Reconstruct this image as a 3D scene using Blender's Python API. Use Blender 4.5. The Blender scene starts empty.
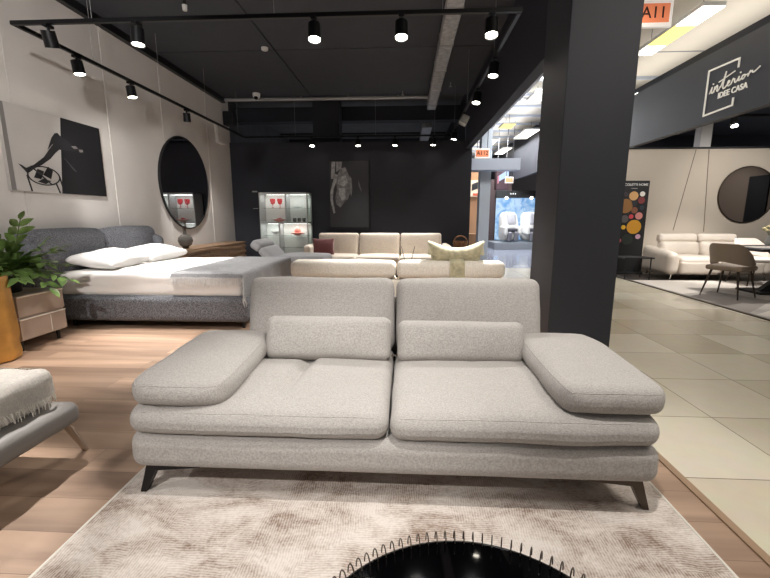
import bpy, bmesh, math, random
from mathutils.bvhtree import BVHTree
from mathutils import Vector, Matrix, Euler, noise as mnoise
SC = bpy.context.scene
COL = SC.collection
PI = math.pi
R = math.radians

# ---------------------------------------------------------------- camera
cd = bpy.data.cameras.new('camera')
cam = bpy.data.objects.new('camera', cd)
COL.objects.link(cam)
cd.sensor_fit = 'HORIZONTAL'
cd.sensor_width = 36.0
cd.lens = 36.0 * 402.0 / 770.0
cd.clip_start = 0.02
cd.clip_end = 200
cam.location = (0, 0, 1.23)
cam.rotation_euler = (R(90 - 10.15), 0, R(3.0))
SC.camera = cam

# ---------------------------------------------------------------- world and exposure
w = bpy.data.worlds.new('world')
SC.world = w
w.use_nodes = True
w.node_tree.nodes['Background'].inputs[0].default_value = (0.96, 0.97, 1.0, 1)
w.node_tree.nodes['Background'].inputs[1].default_value = 0.18
vs = SC.view_settings
vs.view_transform = 'Standard'
vs.look = 'None'
vs.gamma = 1
vs.use_curve_mapping = False
vs.exposure = 0.0

WARM = (1.0, 0.965, 0.925)

def spot_light(loc, target, power, size=60, blend=0.5, radius=0.04, col=WARM, parent=None, name='spot_beam'):
    l = bpy.data.lights.new(name, 'SPOT')
    l.energy = power
    l.spot_size = R(size)
    l.spot_blend = blend
    l.shadow_soft_size = radius
    l.color = col
    o = bpy.data.objects.new(name, l)
    COL.objects.link(o)
    d = Vector(target) - Vector(loc)
    o.rotation_euler = d.to_track_quat('-Z', 'Y').to_euler()
    o.location = loc
    return o

def area_light(loc, sx, sy, power, col=(1, 1, 1), rot=(0, 0, 0), name='unseen_area_light'):
    l = bpy.data.lights.new(name, 'AREA')
    l.shape = 'RECTANGLE'
    l.size = sx
    l.size_y = sy
    l.energy = power
    l.color = col
    o = bpy.data.objects.new(name, l)
    COL.objects.link(o)
    o.location = loc
    o.rotation_euler = rot
    return o

# unseen spots standing in for showroom tracks out of view: (lamp position, target, power, cone)
# spots that belong to a visible lamp head are made with the lamp (see TRACK LAMPS)
spot_light((-3.58, 0.3, 3.0), (-0.95, 1.7, 0.25), 120, 34, 0.8)
spot_light((-1.2, -1.2, 3.0), (-0.5, 1.7, 0.1), 330, 31, 0.8)
spot_light((0.0, 1.2, 3.0), (0.0, 3.75, 0.75), 130, 34, 0.7)  # added to brighten the back of the boucle sofa
spot_light((0.4, 0.95, 3.0), (0.4, 1.65, 0.0), 200, 76, 0.7)
spot_light((-2.4, 2.5, 3.0), (-2.1, 1.35, 0.45), 620, 30, 0.5)
spot_light((-2.0, 1.4, 3.0), (-4.15, 5.0, 2.7), 260, 74, 0.9)  # added wash to lift the upper left wall evenly
spot_light((-2.3, 0.8, 3.0), (-2.9, 4.3, 0.4), 330, 46, 0.8)
spot_light((-0.6, 0.1, 3.0), (-0.1, 2.4, 0.6), 90, 50, 0.8)
# unseen area lights standing in for mall corridor ceiling fixtures
area_light((2.9, 0.6, 4.15), 1.2, 3.0, 95, (1, 0.95, 0.88))
area_light((2.9, 5.5, 4.15), 0.5, 3.0, 40, (1, 0.95, 0.86))
area_light((3.4, 14.5, 3.9), 1.6, 6.0, 480, (0.95, 0.97, 1.0))
area_light((3.0, 9.2, 4.1), 0.8, 0.8, 90, (0.95, 0.97, 1.0), (R(50), 0, 0))  # added, tilted away to brighten the corridor beam and column
# hidden uplights added to brighten the mall ceiling, no fixture there
area_light((5.0, 5.0, 3.76), 0.8, 11.0, 62, (1, 0.96, 0.90), (PI, 0, 0))
area_light((3.2, 15.5, 4.05), 1.0, 10.0, 60, (0.90, 0.94, 1.0), (PI, 0, 0))

# ---------------------------------------------------------------- helpers
def lin(c):
    out = []
    for v in c:
        v = v / 255.0
        out.append(v / 12.92 if v <= 0.04045 else ((v + 0.055) / 1.055) ** 2.4)
    return tuple(out) + (1.0,)

class NT:
    def __init__(s, name):
        s.m = bpy.data.materials.new(name)
        s.m.use_nodes = True
        s.t = s.m.node_tree
        s.b = s.t.nodes['Principled BSDF']
    def n(s, typ, **kw):
        nd = s.t.nodes.new(typ)
        for k, v in kw.items():
            if k.startswith('i_'):
                nd.inputs[k[2:].replace('_', ' ')].default_value = v
            else:
                setattr(nd, k, v)
        return nd
    def l(s, a, ai, b, bi):
        s.t.links.new(a.outputs[ai], b.inputs[bi])

def mapping(q, scale=(1, 1, 1), coord='Object', rot=(0, 0, 0), loc=(0, 0, 0)):
    tc = q.n('ShaderNodeTexCoord')
    mp = q.n('ShaderNodeMapping')
    mp.inputs['Scale'].default_value = scale
    mp.inputs['Rotation'].default_value = rot
    mp.inputs['Location'].default_value = loc
    q.l(tc, coord, mp, 'Vector')
    return mp

def mat(name, rgb, rough=0.6, metal=0.0, spec=0.5, var=None, bump=None, coat=0.0, emit=None, scale=(1, 1, 1), sheen=0.0, trans=0.0, alpha=1.0):
    q = NT(name)
    b = q.b
    b.inputs['Base Color'].default_value = lin(rgb)
    b.inputs['Roughness'].default_value = rough
    b.inputs['Metallic'].default_value = metal
    b.inputs['Specular IOR Level'].default_value = spec
    b.inputs['Coat Weight'].default_value = coat
    b.inputs['Sheen Weight'].default_value = sheen
    b.inputs['Transmission Weight'].default_value = trans
    b.inputs['Alpha'].default_value = alpha
    if emit:
        b.inputs['Emission Color'].default_value = lin(emit[0])
        b.inputs['Emission Strength'].default_value = emit[1]
    mp = None
    if var or bump:
        mp = mapping(q, scale)
    if var:
        nz = q.n('ShaderNodeTexNoise')
        nz.inputs['Scale'].default_value = var[0]
        nz.inputs['Detail'].default_value = 3
        q.l(mp, 0, nz, 'Vector')
        mx = q.n('ShaderNodeValToRGB')
        c = lin(rgb)
        a = var[1]
        mx.color_ramp.elements[0].position = 0.32
        mx.color_ramp.elements[1].position = 0.68
        mx.color_ramp.elements[0].color = tuple(max(0, x * (1 - a)) for x in c[:3]) + (1,)
        mx.color_ramp.elements[1].color = tuple(min(1, x * (1 + a)) for x in c[:3]) + (1,)
        q.l(nz, 'Fac', mx, 'Fac')
        q.l(mx, 'Color', b, 'Base Color')
    if bump:
        nz = q.n('ShaderNodeTexNoise')
        nz.inputs['Scale'].default_value = bump[0]
        nz.inputs['Detail'].default_value = 2
        q.l(mp, 0, nz, 'Vector')
        bp = q.n('ShaderNodeBump')
        bp.inputs['Strength'].default_value = bump[1]
        bp.inputs['Distance'].default_value = bump[2] if len(bump) > 2 else 0.004
        q.l(nz, 'Fac', bp, 'Height')
        q.l(bp, 'Normal', b, 'Normal')
    return q.m

def weave_mat(name, rgb, pitch, amount, rough=0.95, strength=0.4, blot=0.06):
    """woven cloth: crossed irregular threads"""
    q = NT(name)
    c = lin(rgb)
    q.b.inputs['Roughness'].default_value = rough
    q.b.inputs['Specular IOR Level'].default_value = 0.15
    q.b.inputs['Sheen Weight'].default_value = 0.15
    a = mapping(q, (pitch, pitch * 0.2, pitch))
    n1 = q.n('ShaderNodeTexNoise', i_Scale=1.0, i_Detail=2.0)
    q.l(a, 0, n1, 'Vector')
    bb = mapping(q, (pitch * 0.2, pitch, pitch * 0.2))
    n2 = q.n('ShaderNodeTexNoise', i_Scale=1.0, i_Detail=2.0)
    q.l(bb, 0, n2, 'Vector')
    n3 = q.n('ShaderNodeTexNoise', i_Scale=6.0, i_Detail=3.0)
    q.l(mapping(q), 0, n3, 'Vector')
    ad = q.n('ShaderNodeMath', operation='ADD')
    q.l(n1, 'Fac', ad, 0); q.l(n2, 'Fac', ad, 1)
    hf = q.n('ShaderNodeMath', operation='MULTIPLY')
    hf.inputs[1].default_value = 0.5
    q.l(ad, 0, hf, 0)
    rp = q.n('ShaderNodeValToRGB')
    rp.color_ramp.elements[0].position = 0.36
    rp.color_ramp.elements[1].position = 0.64
    rp.color_ramp.elements[0].color = tuple(x * (1 - amount) for x in c[:3]) + (1,)
    rp.color_ramp.elements[1].color = tuple(min(1, x * (1 + amount)) for x in c[:3]) + (1,)
    q.l(hf, 0, rp, 'Fac')
    r2 = q.n('ShaderNodeValToRGB')
    r2.color_ramp.elements[0].color = (1 - blot,) * 3 + (1,)
    r2.color_ramp.elements[1].color = (1 + blot,) * 3 + (1,)
    q.l(n3, 'Fac', r2, 'Fac')
    mx = q.n('ShaderNodeMix', data_type='RGBA', blend_type='MULTIPLY')
    mx.inputs['Factor'].default_value = 1.0
    q.l(rp, 'Color', mx, 6); q.l(r2, 'Color', mx, 7)
    q.l(mx, 2, q.b, 'Base Color')
    bp = q.n('ShaderNodeBump')
    bp.inputs['Strength'].default_value = strength
    bp.inputs['Distance'].default_value = 0.003
    q.l(hf, 0, bp, 'Height'); q.l(bp, 'Normal', q.b, 'Normal')
    return q.m

def glass_mat(name, rgb=(235, 240, 240), alpha=0.12, rough=0.03):
    q = NT(name)
    q.b.inputs['Base Color'].default_value = lin(rgb)
    q.b.inputs['Roughness'].default_value = rough
    tr = q.n('ShaderNodeBsdfTransparent')
    tr.inputs['Color'].default_value = lin(rgb)
    mx = q.n('ShaderNodeMixShader')
    mx.inputs[0].default_value = alpha
    q.l(tr, 0, mx, 1); q.l(q.b, 0, mx, 2)
    out = q.t.nodes['Material Output']
    q.l(mx, 0, out, 'Surface')
    return q.m

def wood_mat(name, c1, c2, axis='Y', scale=3.0, rough=0.45, planks=None):
    """grain stretched along axis; planks=(length, width) lays boards along X in object space"""
    q = NT(name)
    st = {'X': (0.12, 1, 1), 'Y': (1, 0.12, 1), 'Z': (1, 1, 0.1)}[axis]
    mp = mapping(q, tuple(v * scale * 6 for v in st))
    nz = q.n('ShaderNodeTexNoise', i_Scale=1.0, i_Detail=6.0, i_Distortion=0.8)
    rp = q.n('ShaderNodeValToRGB')
    rp.color_ramp.elements[0].position = 0.3
    rp.color_ramp.elements[1].position = 0.72
    rp.color_ramp.elements[0].color = lin(c1)
    rp.color_ramp.elements[1].color = lin(c2)
    q.b.inputs['Roughness'].default_value = rough
    if planks:
        m2 = mapping(q)
        br = q.n('ShaderNodeTexBrick')
        br.offset = 0.37
        br.inputs['Scale'].default_value = 1.0
        br.inputs['Brick Width'].default_value = planks[0]
        br.inputs['Row Height'].default_value = planks[1]
        br.inputs['Mortar Size'].default_value = 0.0012
        br.inputs['Mortar Smooth'].default_value = 0.1
        br.inputs['Color1'].default_value = (0.78, 0.78, 0.78, 1)
        br.inputs['Color2'].default_value = (1.12, 1.12, 1.12, 1)
        br.inputs['Mortar'].default_value = (0.35, 0.33, 0.32, 1)
        q.l(m2, 0, br, 'Vector')
        ad = q.n('ShaderNodeVectorMath', operation='MULTIPLY_ADD')
        ad.inputs[1].default_value = (37, 11, 5)
        q.l(br, 'Color', ad, 0); q.l(mp, 0, ad, 2)
        q.l(ad, 0, nz, 'Vector')
        q.l(nz, 'Fac', rp, 'Fac')
        mx = q.n('ShaderNodeMix', data_type='RGBA', blend_type='MULTIPLY')
        mx.inputs['Factor'].default_value = 1.0
        q.l(rp, 'Color', mx, 6); q.l(br, 'Color', mx, 7)
        q.l(mx, 2, q.b, 'Base Color')
    else:
        q.l(mp, 0, nz, 'Vector')
        q.l(nz, 'Fac', rp, 'Fac')
        q.l(rp, 'Color', q.b, 'Base Color')
    bp = q.n('ShaderNodeBump')
    bp.inputs['Strength'].default_value = 0.18
    bp.inputs['Distance'].default_value = 0.002
    q.l(nz, 'Fac', bp, 'Height'); q.l(bp, 'Normal', q.b, 'Normal')
    return q.m

def emit_mat(name, rgb, strength):
    return mat(name, (20, 20, 20), 0.5, emit=(rgb, strength))

# ---- mesh building
def BM():
    return bmesh.new()

def link(name, bm, m=None, parent=None, smooth=True, loc=None, rot=None, mod=None):
    me = bpy.data.meshes.new(name)
    bm.normal_update()
    bm.to_mesh(me)
    bm.free()
    if smooth:
        for p in me.polygons:
            p.use_smooth = True
        try:
            me.set_sharp_from_angle(angle=R(38))
        except Exception:
            pass
    if m:
        me.materials.append(m)
    o = bpy.data.objects.new(name, me)
    COL.objects.link(o)
    if parent:
        o.parent = parent
    if loc:
        o.location = loc
    if rot:
        o.rotation_euler = rot
    return o

def thing(name, label, cat, loc=(0, 0, 0), rz=0.0, group=None):
    o = bpy.data.objects.new(name, None)
    o.empty_display_size = 0.1
    COL.objects.link(o)
    o.location = loc
    o.rotation_euler = (0, 0, rz)
    return tag(o, label, cat, group)

def tag(o, label, cat, group=None, kind=None):
    o['label'] = label
    o['category'] = cat
    if group:
        o['group'] = group
    if kind:
        o['kind'] = kind
    return o

def struct(o):
    o['kind'] = 'structure'
    return o

def copy_tree(o, parent=None):
    c = o.copy()
    COL.objects.link(c)
    if parent:
        c.parent = parent
    for ch in list(o.children):
        copy_tree(ch, c)
    return c

def xf(bm, verts, loc=(0, 0, 0), rot=(0, 0, 0), scale=(1, 1, 1)):
    M = Matrix.LocRotScale(Vector(loc), Euler(rot), Vector(scale))
    for v in verts:
        v.co = M @ v.co

def box(bm, c, s, bev=0.0, rot=(0, 0, 0), seg=2):
    r = bmesh.ops.create_cube(bm, size=1.0)
    vs_ = r['verts']
    for v in vs_:
        v.co = Vector((v.co.x * s[0], v.co.y * s[1], v.co.z * s[2]))
    if bev > 0:
        es = list({e for v in vs_ for e in v.link_edges})
        rr = bmesh.ops.bevel(bm, geom=es, offset=bev, segments=seg, affect='EDGES', profile=0.5)
        vs_ = list({v for f in rr['faces'] for v in f.verts} | {v for v in vs_ if v.is_valid})
    xf(bm, vs_, c, rot)
    return vs_

def cyl(bm, p1, p2, r1, r2=None, n=16, caps=True):
    p1, p2 = Vector(p1), Vector(p2)
    d = p2 - p1
    r2 = r1 if r2 is None else r2
    rr = bmesh.ops.create_cone(bm, cap_ends=caps, segments=n, radius1=r1, radius2=r2, depth=d.length)
    q = d.to_track_quat('Z', 'Y')
    M = Matrix.Translation((p1 + p2) / 2) @ q.to_matrix().to_4x4()
    for v in rr['verts']:
        v.co = M @ v.co
    return rr['verts']

def lathe(bm, prof, n=28, c=(0, 0, 0), cap0=True, cap1=True, flute=None):
    rings = []
    for r, z in prof:
        ring = []
        for i in range(n):
            a = 2 * PI * i / n
            rr = r * (1 + (flute[0] * math.cos(flute[1] * a) if flute else 0))
            ring.append(bm.verts.new((c[0] + rr * math.cos(a), c[1] + rr * math.sin(a), c[2] + z)))
        rings.append(ring)
    for a, b in zip(rings, rings[1:]):
        for i in range(n):
            j = (i + 1) % n
            bm.faces.new((a[i], a[j], b[j], b[i]))
    if cap0:
        bm.faces.new(list(reversed(rings[0])))
    if cap1:
        bm.faces.new(rings[-1])

def tube(bm, pts, r, n=8, closed=False, r_end=None):
    pts = [Vector(p) for p in pts]
    m = len(pts)
    rings = []
    up = Vector((0, 0, 1))
    prev = None
    for i, p in enumerate(pts):
        if closed:
            t = pts[(i + 1) % m] - pts[i - 1]
        else:
            t = pts[min(i + 1, m - 1)] - pts[max(i - 1, 0)]
        if t.length < 1e-9:
            t = Vector((0, 0, 1))
        t.normalize()
        if prev is None:
            a = t.orthogonal().normalized()
        else:
            a = prev - t * prev.dot(t)
            if a.length < 1e-6:
                a = t.orthogonal()
            a.normalize()
        prev = a
        b = t.cross(a)
        rad = r if r_end is None else r + (r_end - r) * i / max(1, m - 1)
        rings.append([bm.verts.new(p + (a * math.cos(2 * PI * k / n) + b * math.sin(2 * PI * k / n)) * rad) for k in range(n)])
    prs = list(zip(rings, rings[1:]))
    if closed:
        prs.append((rings[-1], rings[0]))
    for A, B in prs:
        for k in range(n):
            j = (k + 1) % n
            bm.faces.new((A[k], A[j], B[j], B[k]))
    if not closed:
        bm.faces.new(list(reversed(rings[0])))
        bm.faces.new(rings[-1])

def axis_coords(h, r, mid, cor):
    r = min(r, h * 0.999)
    a = [-h + r * (1 - math.cos(PI / 2 * k / cor)) * 1.0 for k in range(cor)]
    m = [-(h - r) + 2 * (h - r) * k / mid for k in range(mid + 1)] if h - r > 1e-5 else [0.0]
    b = [-v for v in reversed(a)]
    return a + m + b

def soft(bm, c, s, r=0.04, puff=(0, 0, 0), mid=8, cor=4, rot=(0, 0, 0), fn=None, wrinkle=0.0, seed=0.0):
    """rounded, slightly inflated upholstery block; fn(x,y,z)->(dx,dy,dz) deforms in local space"""
    h = Vector((s[0] / 2, s[1] / 2, s[2] / 2))
    r = min(r, min(h) * 0.999)
    ax = [axis_coords(h[i], r, mid, cor) for i in range(3)]
    n = [len(a) for a in ax]
    cache = {}
    M = Matrix.LocRotScale(Vector(c), Euler(rot), Vector((1, 1, 1)))
    def vert(i, j, k):
        key = (i, j, k)
        if key in cache:
            return cache[key]
        p = Vector((ax[0][i], ax[1][j], ax[2][k]))
        inner = Vector([max(-(h[t] - r), min(h[t] - r, p[t])) for t in range(3)])
        d = p - inner
        if d.length > 1e-9:
            p2 = inner + d.normalized() * r
        else:
            p2 = p.copy()
        q = p2.copy()
        u = [p2[t] / h[t] for t in range(3)]
        fall = [max(0, 1 - u[t] ** 2) for t in range(3)]
        q.x += puff[0] * fall[1] ** 0.7 * fall[2] ** 0.7 * u[0]
        q.y += puff[1] * fall[0] ** 0.7 * fall[2] ** 0.7 * u[1]
        q.z += puff[2] * fall[0] ** 0.7 * fall[1] ** 0.7 * u[2]
        if fn:
            q += Vector(fn(q.x, q.y, q.z))
        if wrinkle:
            nn = mnoise.noise_vector(Vector((q.x * 5 + seed, q.y * 5, q.z * 5 + seed)))
            q += nn * wrinkle
            n2 = mnoise.noise_vector(Vector((q.x * 14 + seed, q.y * 14, q.z * 14)))
            q += n2 * wrinkle * 0.35
        v = bm.verts.new(M @ q)
        cache[key] = v
        return v
    def face(a, b, cc, d):
        vs4 = []
        for v in (a, b, cc, d):
            if v not in vs4:
                vs4.append(v)
        try:
            bm.faces.new(vs4)
        except ValueError:
            pass
    for i in range(n[0] - 1):
        for j in range(n[1] - 1):
            face(vert(i, j, 0), vert(i, j + 1, 0), vert(i + 1, j + 1, 0), vert(i + 1, j, 0))
            K = n[2] - 1
            face(vert(i, j, K), vert(i + 1, j, K), vert(i + 1, j + 1, K), vert(i, j + 1, K))
    for i in range(n[0] - 1):
        for k in range(n[2] - 1):
            face(vert(i, 0, k), vert(i + 1, 0, k), vert(i + 1, 0, k + 1), vert(i, 0, k + 1))
            J = n[1] - 1
            face(vert(i, J, k), vert(i, J, k + 1), vert(i + 1, J, k + 1), vert(i + 1, J, k))
    for j in range(n[1] - 1):
        for k in range(n[2] - 1):
            face(vert(0, j, k), vert(0, j, k + 1), vert(0, j + 1, k + 1), vert(0, j + 1, k))
            I = n[0] - 1
            face(vert(I, j, k), vert(I, j + 1, k), vert(I, j + 1, k + 1), vert(I, j, k + 1))

def snapper(bm):
    t = BVHTree.FromBMesh(bm)
    return lambda pts: [t.find_nearest(Vector(p))[0] for p in pts]

def poly(bm, pts, depth, M=None, z0=0.0):
    """extruded polygon in local xy, thickness along +z"""
    a = [bm.verts.new((x, y, z0)) for x, y in pts]
    b = [bm.verts.new((x, y, z0 + depth)) for x, y in pts]
    k = len(pts)
    try:
        bm.faces.new(list(reversed(a)))
        bm.faces.new(b)
    except ValueError:
        pass
    for i in range(k):
        j = (i + 1) % k
        bm.faces.new((a[i], a[j], b[j], b[i]))
    bmesh.ops.recalc_face_normals(bm, faces=list({f for v in a + b for f in v.link_faces}))
    if M:
        for v in a + b:
            v.co = M @ v.co

def basis(x, y, z, loc=(0, 0, 0)):
    M = Matrix((x, y, z)).transposed().to_4x4()
    M.translation = Vector(loc)
    return M
FACE_FRONT = lambda loc: basis((1, 0, 0), (0, 0, 1), (0, -1, 0), loc)       # seen from -Y
FACE_PLUSX = lambda loc: basis((0, 1, 0), (0, 0, 1), (1, 0, 0), loc)        # on the left wall
FACE_MINUSX = lambda loc: basis((0, -1, 0), (0, 0, 1), (-1, 0, 0), loc)     # on the right fascia

def catmull(pts, k=6, closed=False):
    P = [Vector(p) for p in pts]
    n = len(P)
    out = []
    rng = range(n) if closed else range(n - 1)
    for i in rng:
        p0 = P[(i - 1) % n] if closed or i > 0 else P[0]
        p1 = P[i]
        p2 = P[(i + 1) % n]
        p3 = P[(i + 2) % n] if closed or i + 2 < n else P[-1]
        for j in range(k):
            t = j / k
            out.append(0.5 * ((2 * p1) + (p2 - p0) * t + (2 * p0 - 5 * p1 + 4 * p2 - p3) * t * t + (3 * p1 - p0 - 3 * p2 + p3) * t ** 3))
    if not closed:
        out.append(P[-1])
    return out

def text_mesh(name, body, size, M, m, depth=0.004, parent=None, align='CENTER', bold=0.0, shear=0.0, spacing=1.0):
    cu = bpy.data.curves.new(name, 'FONT')
    cu.body = body
    cu.size = size
    cu.extrude = depth / 2
    cu.align_x = align
    cu.align_y = 'CENTER'
    cu.offset = bold
    cu.shear = shear
    cu.space_character = spacing
    tmp = bpy.data.objects.new(name + '_tmp', cu)
    COL.objects.link(tmp)
    dg = bpy.context.evaluated_depsgraph_get()
    dg.update()
    me = bpy.data.meshes.new_from_object(tmp.evaluated_get(dg))
    bpy.data.objects.remove(tmp)
    me.transform(M)
    me.materials.clear()
    me.materials.append(m)
    o = bpy.data.objects.new(name, me)
    COL.objects.link(o)
    if parent:
        o.parent = parent
    return o

def circle_pts(cx, cy, rx, ry=None, n=32):
    ry = ry or rx
    return [(cx + rx * math.cos(2 * PI * i / n), cy + ry * math.sin(2 * PI * i / n)) for i in range(n)]

exec_random = random.Random(7)

# ---------------------------------------------------------------- materials
M_wall = mat('warm_white_paint', (206, 201, 197), 0.85, var=(3, 0.02), bump=(60, 0.05))
M_black_wall = mat('blue_black_paint', (31, 32, 41), 0.75, var=(2, 0.05), bump=(80, 0.08))
M_pillar = mat('charcoal_paint', (51, 53, 61), 0.55, var=(2, 0.04), bump=(90, 0.05))
M_ceil = mat('black_ceiling_panel', (50, 52, 59), 0.8, var=(4, 0.06))
M_slab = mat('raw_grey_slab', (92, 92, 94), 0.9, var=(3, 0.1))
M_void = mat('black_void', (18, 18, 22), 0.9)
M_mall_ceil = mat('mall_ceiling', (214, 206, 192), 0.85, var=(2, 0.02))
M_black_metal = mat('black_metal', (22, 22, 24), 0.4, metal=0.4)
M_matte_black = mat('matte_black', (20, 20, 22), 0.6)
M_chrome = mat('brushed_chrome', (190, 180, 168), 0.25, metal=1.0)
M_galv = mat('galvanised_foil', (178, 178, 180), 0.4, metal=0.5, var=(14, 0.25), bump=(30, 0.8, 0.02))
M_pipe = mat('grey_pipe', (150, 150, 152), 0.5)
M_lens = emit_mat('lamp_lens', (255, 246, 230), 30)
M_white = mat('white_plastic', (225, 225, 222), 0.5)
M_fab = weave_mat('grey_linen_weave', (168, 163, 158), 520, 0.25, strength=0.4, blot=0.02)
M_cream = mat('cream_boucle', (244, 236, 222), 0.95, var=(90, 0.10), bump=(140, 0.7, 0.006), sheen=0.2)
M_cream2 = weave_mat('cream_weave', (214, 203, 190), 160, 0.10)
M_leather = mat('cream_leather', (206, 195, 182), 0.5, var=(5, 0.05), bump=(160, 0.15, 0.002))
M_grey_leather = mat('grey_leather', (120, 116, 112), 0.45, bump=(150, 0.15, 0.002))
M_bedfab = mat('charcoal_boucle', (102, 103, 108), 0.95, var=(85, 0.6), bump=(130, 0.6, 0.005))
M_sheet = mat('white_sheet', (232, 228, 224), 0.9, bump=(9, 0.15, 0.02))
M_pillow = mat('white_pillowcase', (238, 236, 234), 0.9, bump=(14, 0.3, 0.02))
M_throw = weave_mat('grey_throw', (170, 170, 172), 240, 0.22)
M_fringe = mat('grey_fringe', (196, 194, 192), 0.95)
M_throw2 = weave_mat('oat_throw', (218, 213, 206), 220, 0.14)
M_fringe2 = mat('oat_fringe', (214, 208, 198), 0.95)
M_gold = mat('hammered_gold', (190, 142, 74), 0.42, metal=0.6, var=(6, 0.2), bump=(10, 0.35, 0.02))
M_leaf = mat('glossy_leaf', (122, 150, 84), 0.32, var=(11, 0.45))
M_stem = mat('green_stem', (92, 112, 60), 0.5)
M_pot = mat('navy_pot', (30, 33, 40), 0.4)
M_soil = mat('soil', (40, 32, 26), 0.95, bump=(60, 0.6))
M_taupe = mat('taupe_lacquer', (164, 147, 134), 0.35)
M_strip = mat('pale_metal_strip', (226, 220, 212), 0.4)
M_side = wood_mat('walnut', (112, 86, 64), (160, 130, 102), 'Y', 2.0)
M_darkwood = wood_mat('dark_wood', (32, 26, 24), (52, 44, 40), 'X', 2.0)
M_bronze = mat('bronze_metal', (74, 64, 56), 0.35, metal=0.7)
M_mirror = mat('mirror_silver', (205, 205, 208), 0.02, metal=1.0)
M_gloss_black = mat('gloss_black', (2, 2, 3), 0.05, spec=0.25)
M_burg = mat('burgundy_velvet', (112, 62, 64), 0.85, var=(40, 0.15), sheen=0.4)
M_khaki = mat('khaki_velvet', (188, 180, 148), 0.8, var=(26, 0.22), bump=(40, 0.3, 0.004), sheen=0.5)
M_brownfab = mat('brown_weave', (128, 92, 66), 0.9, var=(24, 0.4), bump=(50, 0.5))
M_taupe_leather = mat('taupe_leather', (138, 122, 106), 0.6)
M_white_leather = mat('white_leather', (232, 222, 212), 0.5)
M_greyfab = weave_mat('cool_grey_weave', (158, 158, 160), 190, 0.14)
M_glass = glass_mat('clear_glass', (247, 247, 247), 0.08)
M_smoke = glass_mat('smoked_glass', (120, 116, 110), 0.25)
M_frost = glass_mat('pale_glass', (238, 242, 240), 0.06)
M_red_glass = glass_mat('red_glass', (235, 70, 85), 0.55, 0.1)
M_coral = mat('coral_ceramic', (238, 138, 122), 0.3)
M_greyframe = mat('grey_lacquer', (150, 152, 152), 0.4)
M_cabback = mat('pale_cabinet_back', (216, 218, 214), 0.7)

# floor materials
M_wood = wood_mat('oak_planks', (134, 108, 90), (186, 156, 132), 'X', 1.0, 0.42, planks=(1.6, 0.19))

def tile_mat():
    q = NT('porcelain_tiles')
    mp = mapping(q, loc=(-1.935 + 0.6 * 4, -1.80 + 0.615 * 4, 0))
    br = q.n('ShaderNodeTexBrick')
    br.offset = 0.0
    br.inputs['Scale'].default_value = 1.0
    br.inputs['Brick Width'].default_value = 0.594
    br.inputs['Row Height'].default_value = 0.618
    br.inputs['Mortar Size'].default_value = 0.0028
    br.inputs['Mortar Smooth'].default_value = 0.2
    br.inputs['Color1'].default_value = lin((190, 180, 158))
    br.inputs['Color2'].default_value = lin((214, 206, 188))
    br.inputs['Mortar'].default_value = lin((110, 100, 84))
    q.l(mp, 0, br, 'Vector')
    nz = q.n('ShaderNodeTexNoise', i_Scale=9.0, i_Detail=4.0)
    q.l(mp, 0, nz, 'Vector')
    mx = q.n('ShaderNodeMix', data_type='RGBA', blend_type='OVERLAY')
    mx.inputs['Factor'].default_value = 0.10
    q.l(br, 'Color', mx, 6); q.l(nz, 'Color', mx, 7)
    q.l(mx, 2, q.b, 'Base Color')
    q.b.inputs['Roughness'].default_value = 0.22
    return q.m
M_tile = tile_mat()
M_leafy = None

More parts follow.
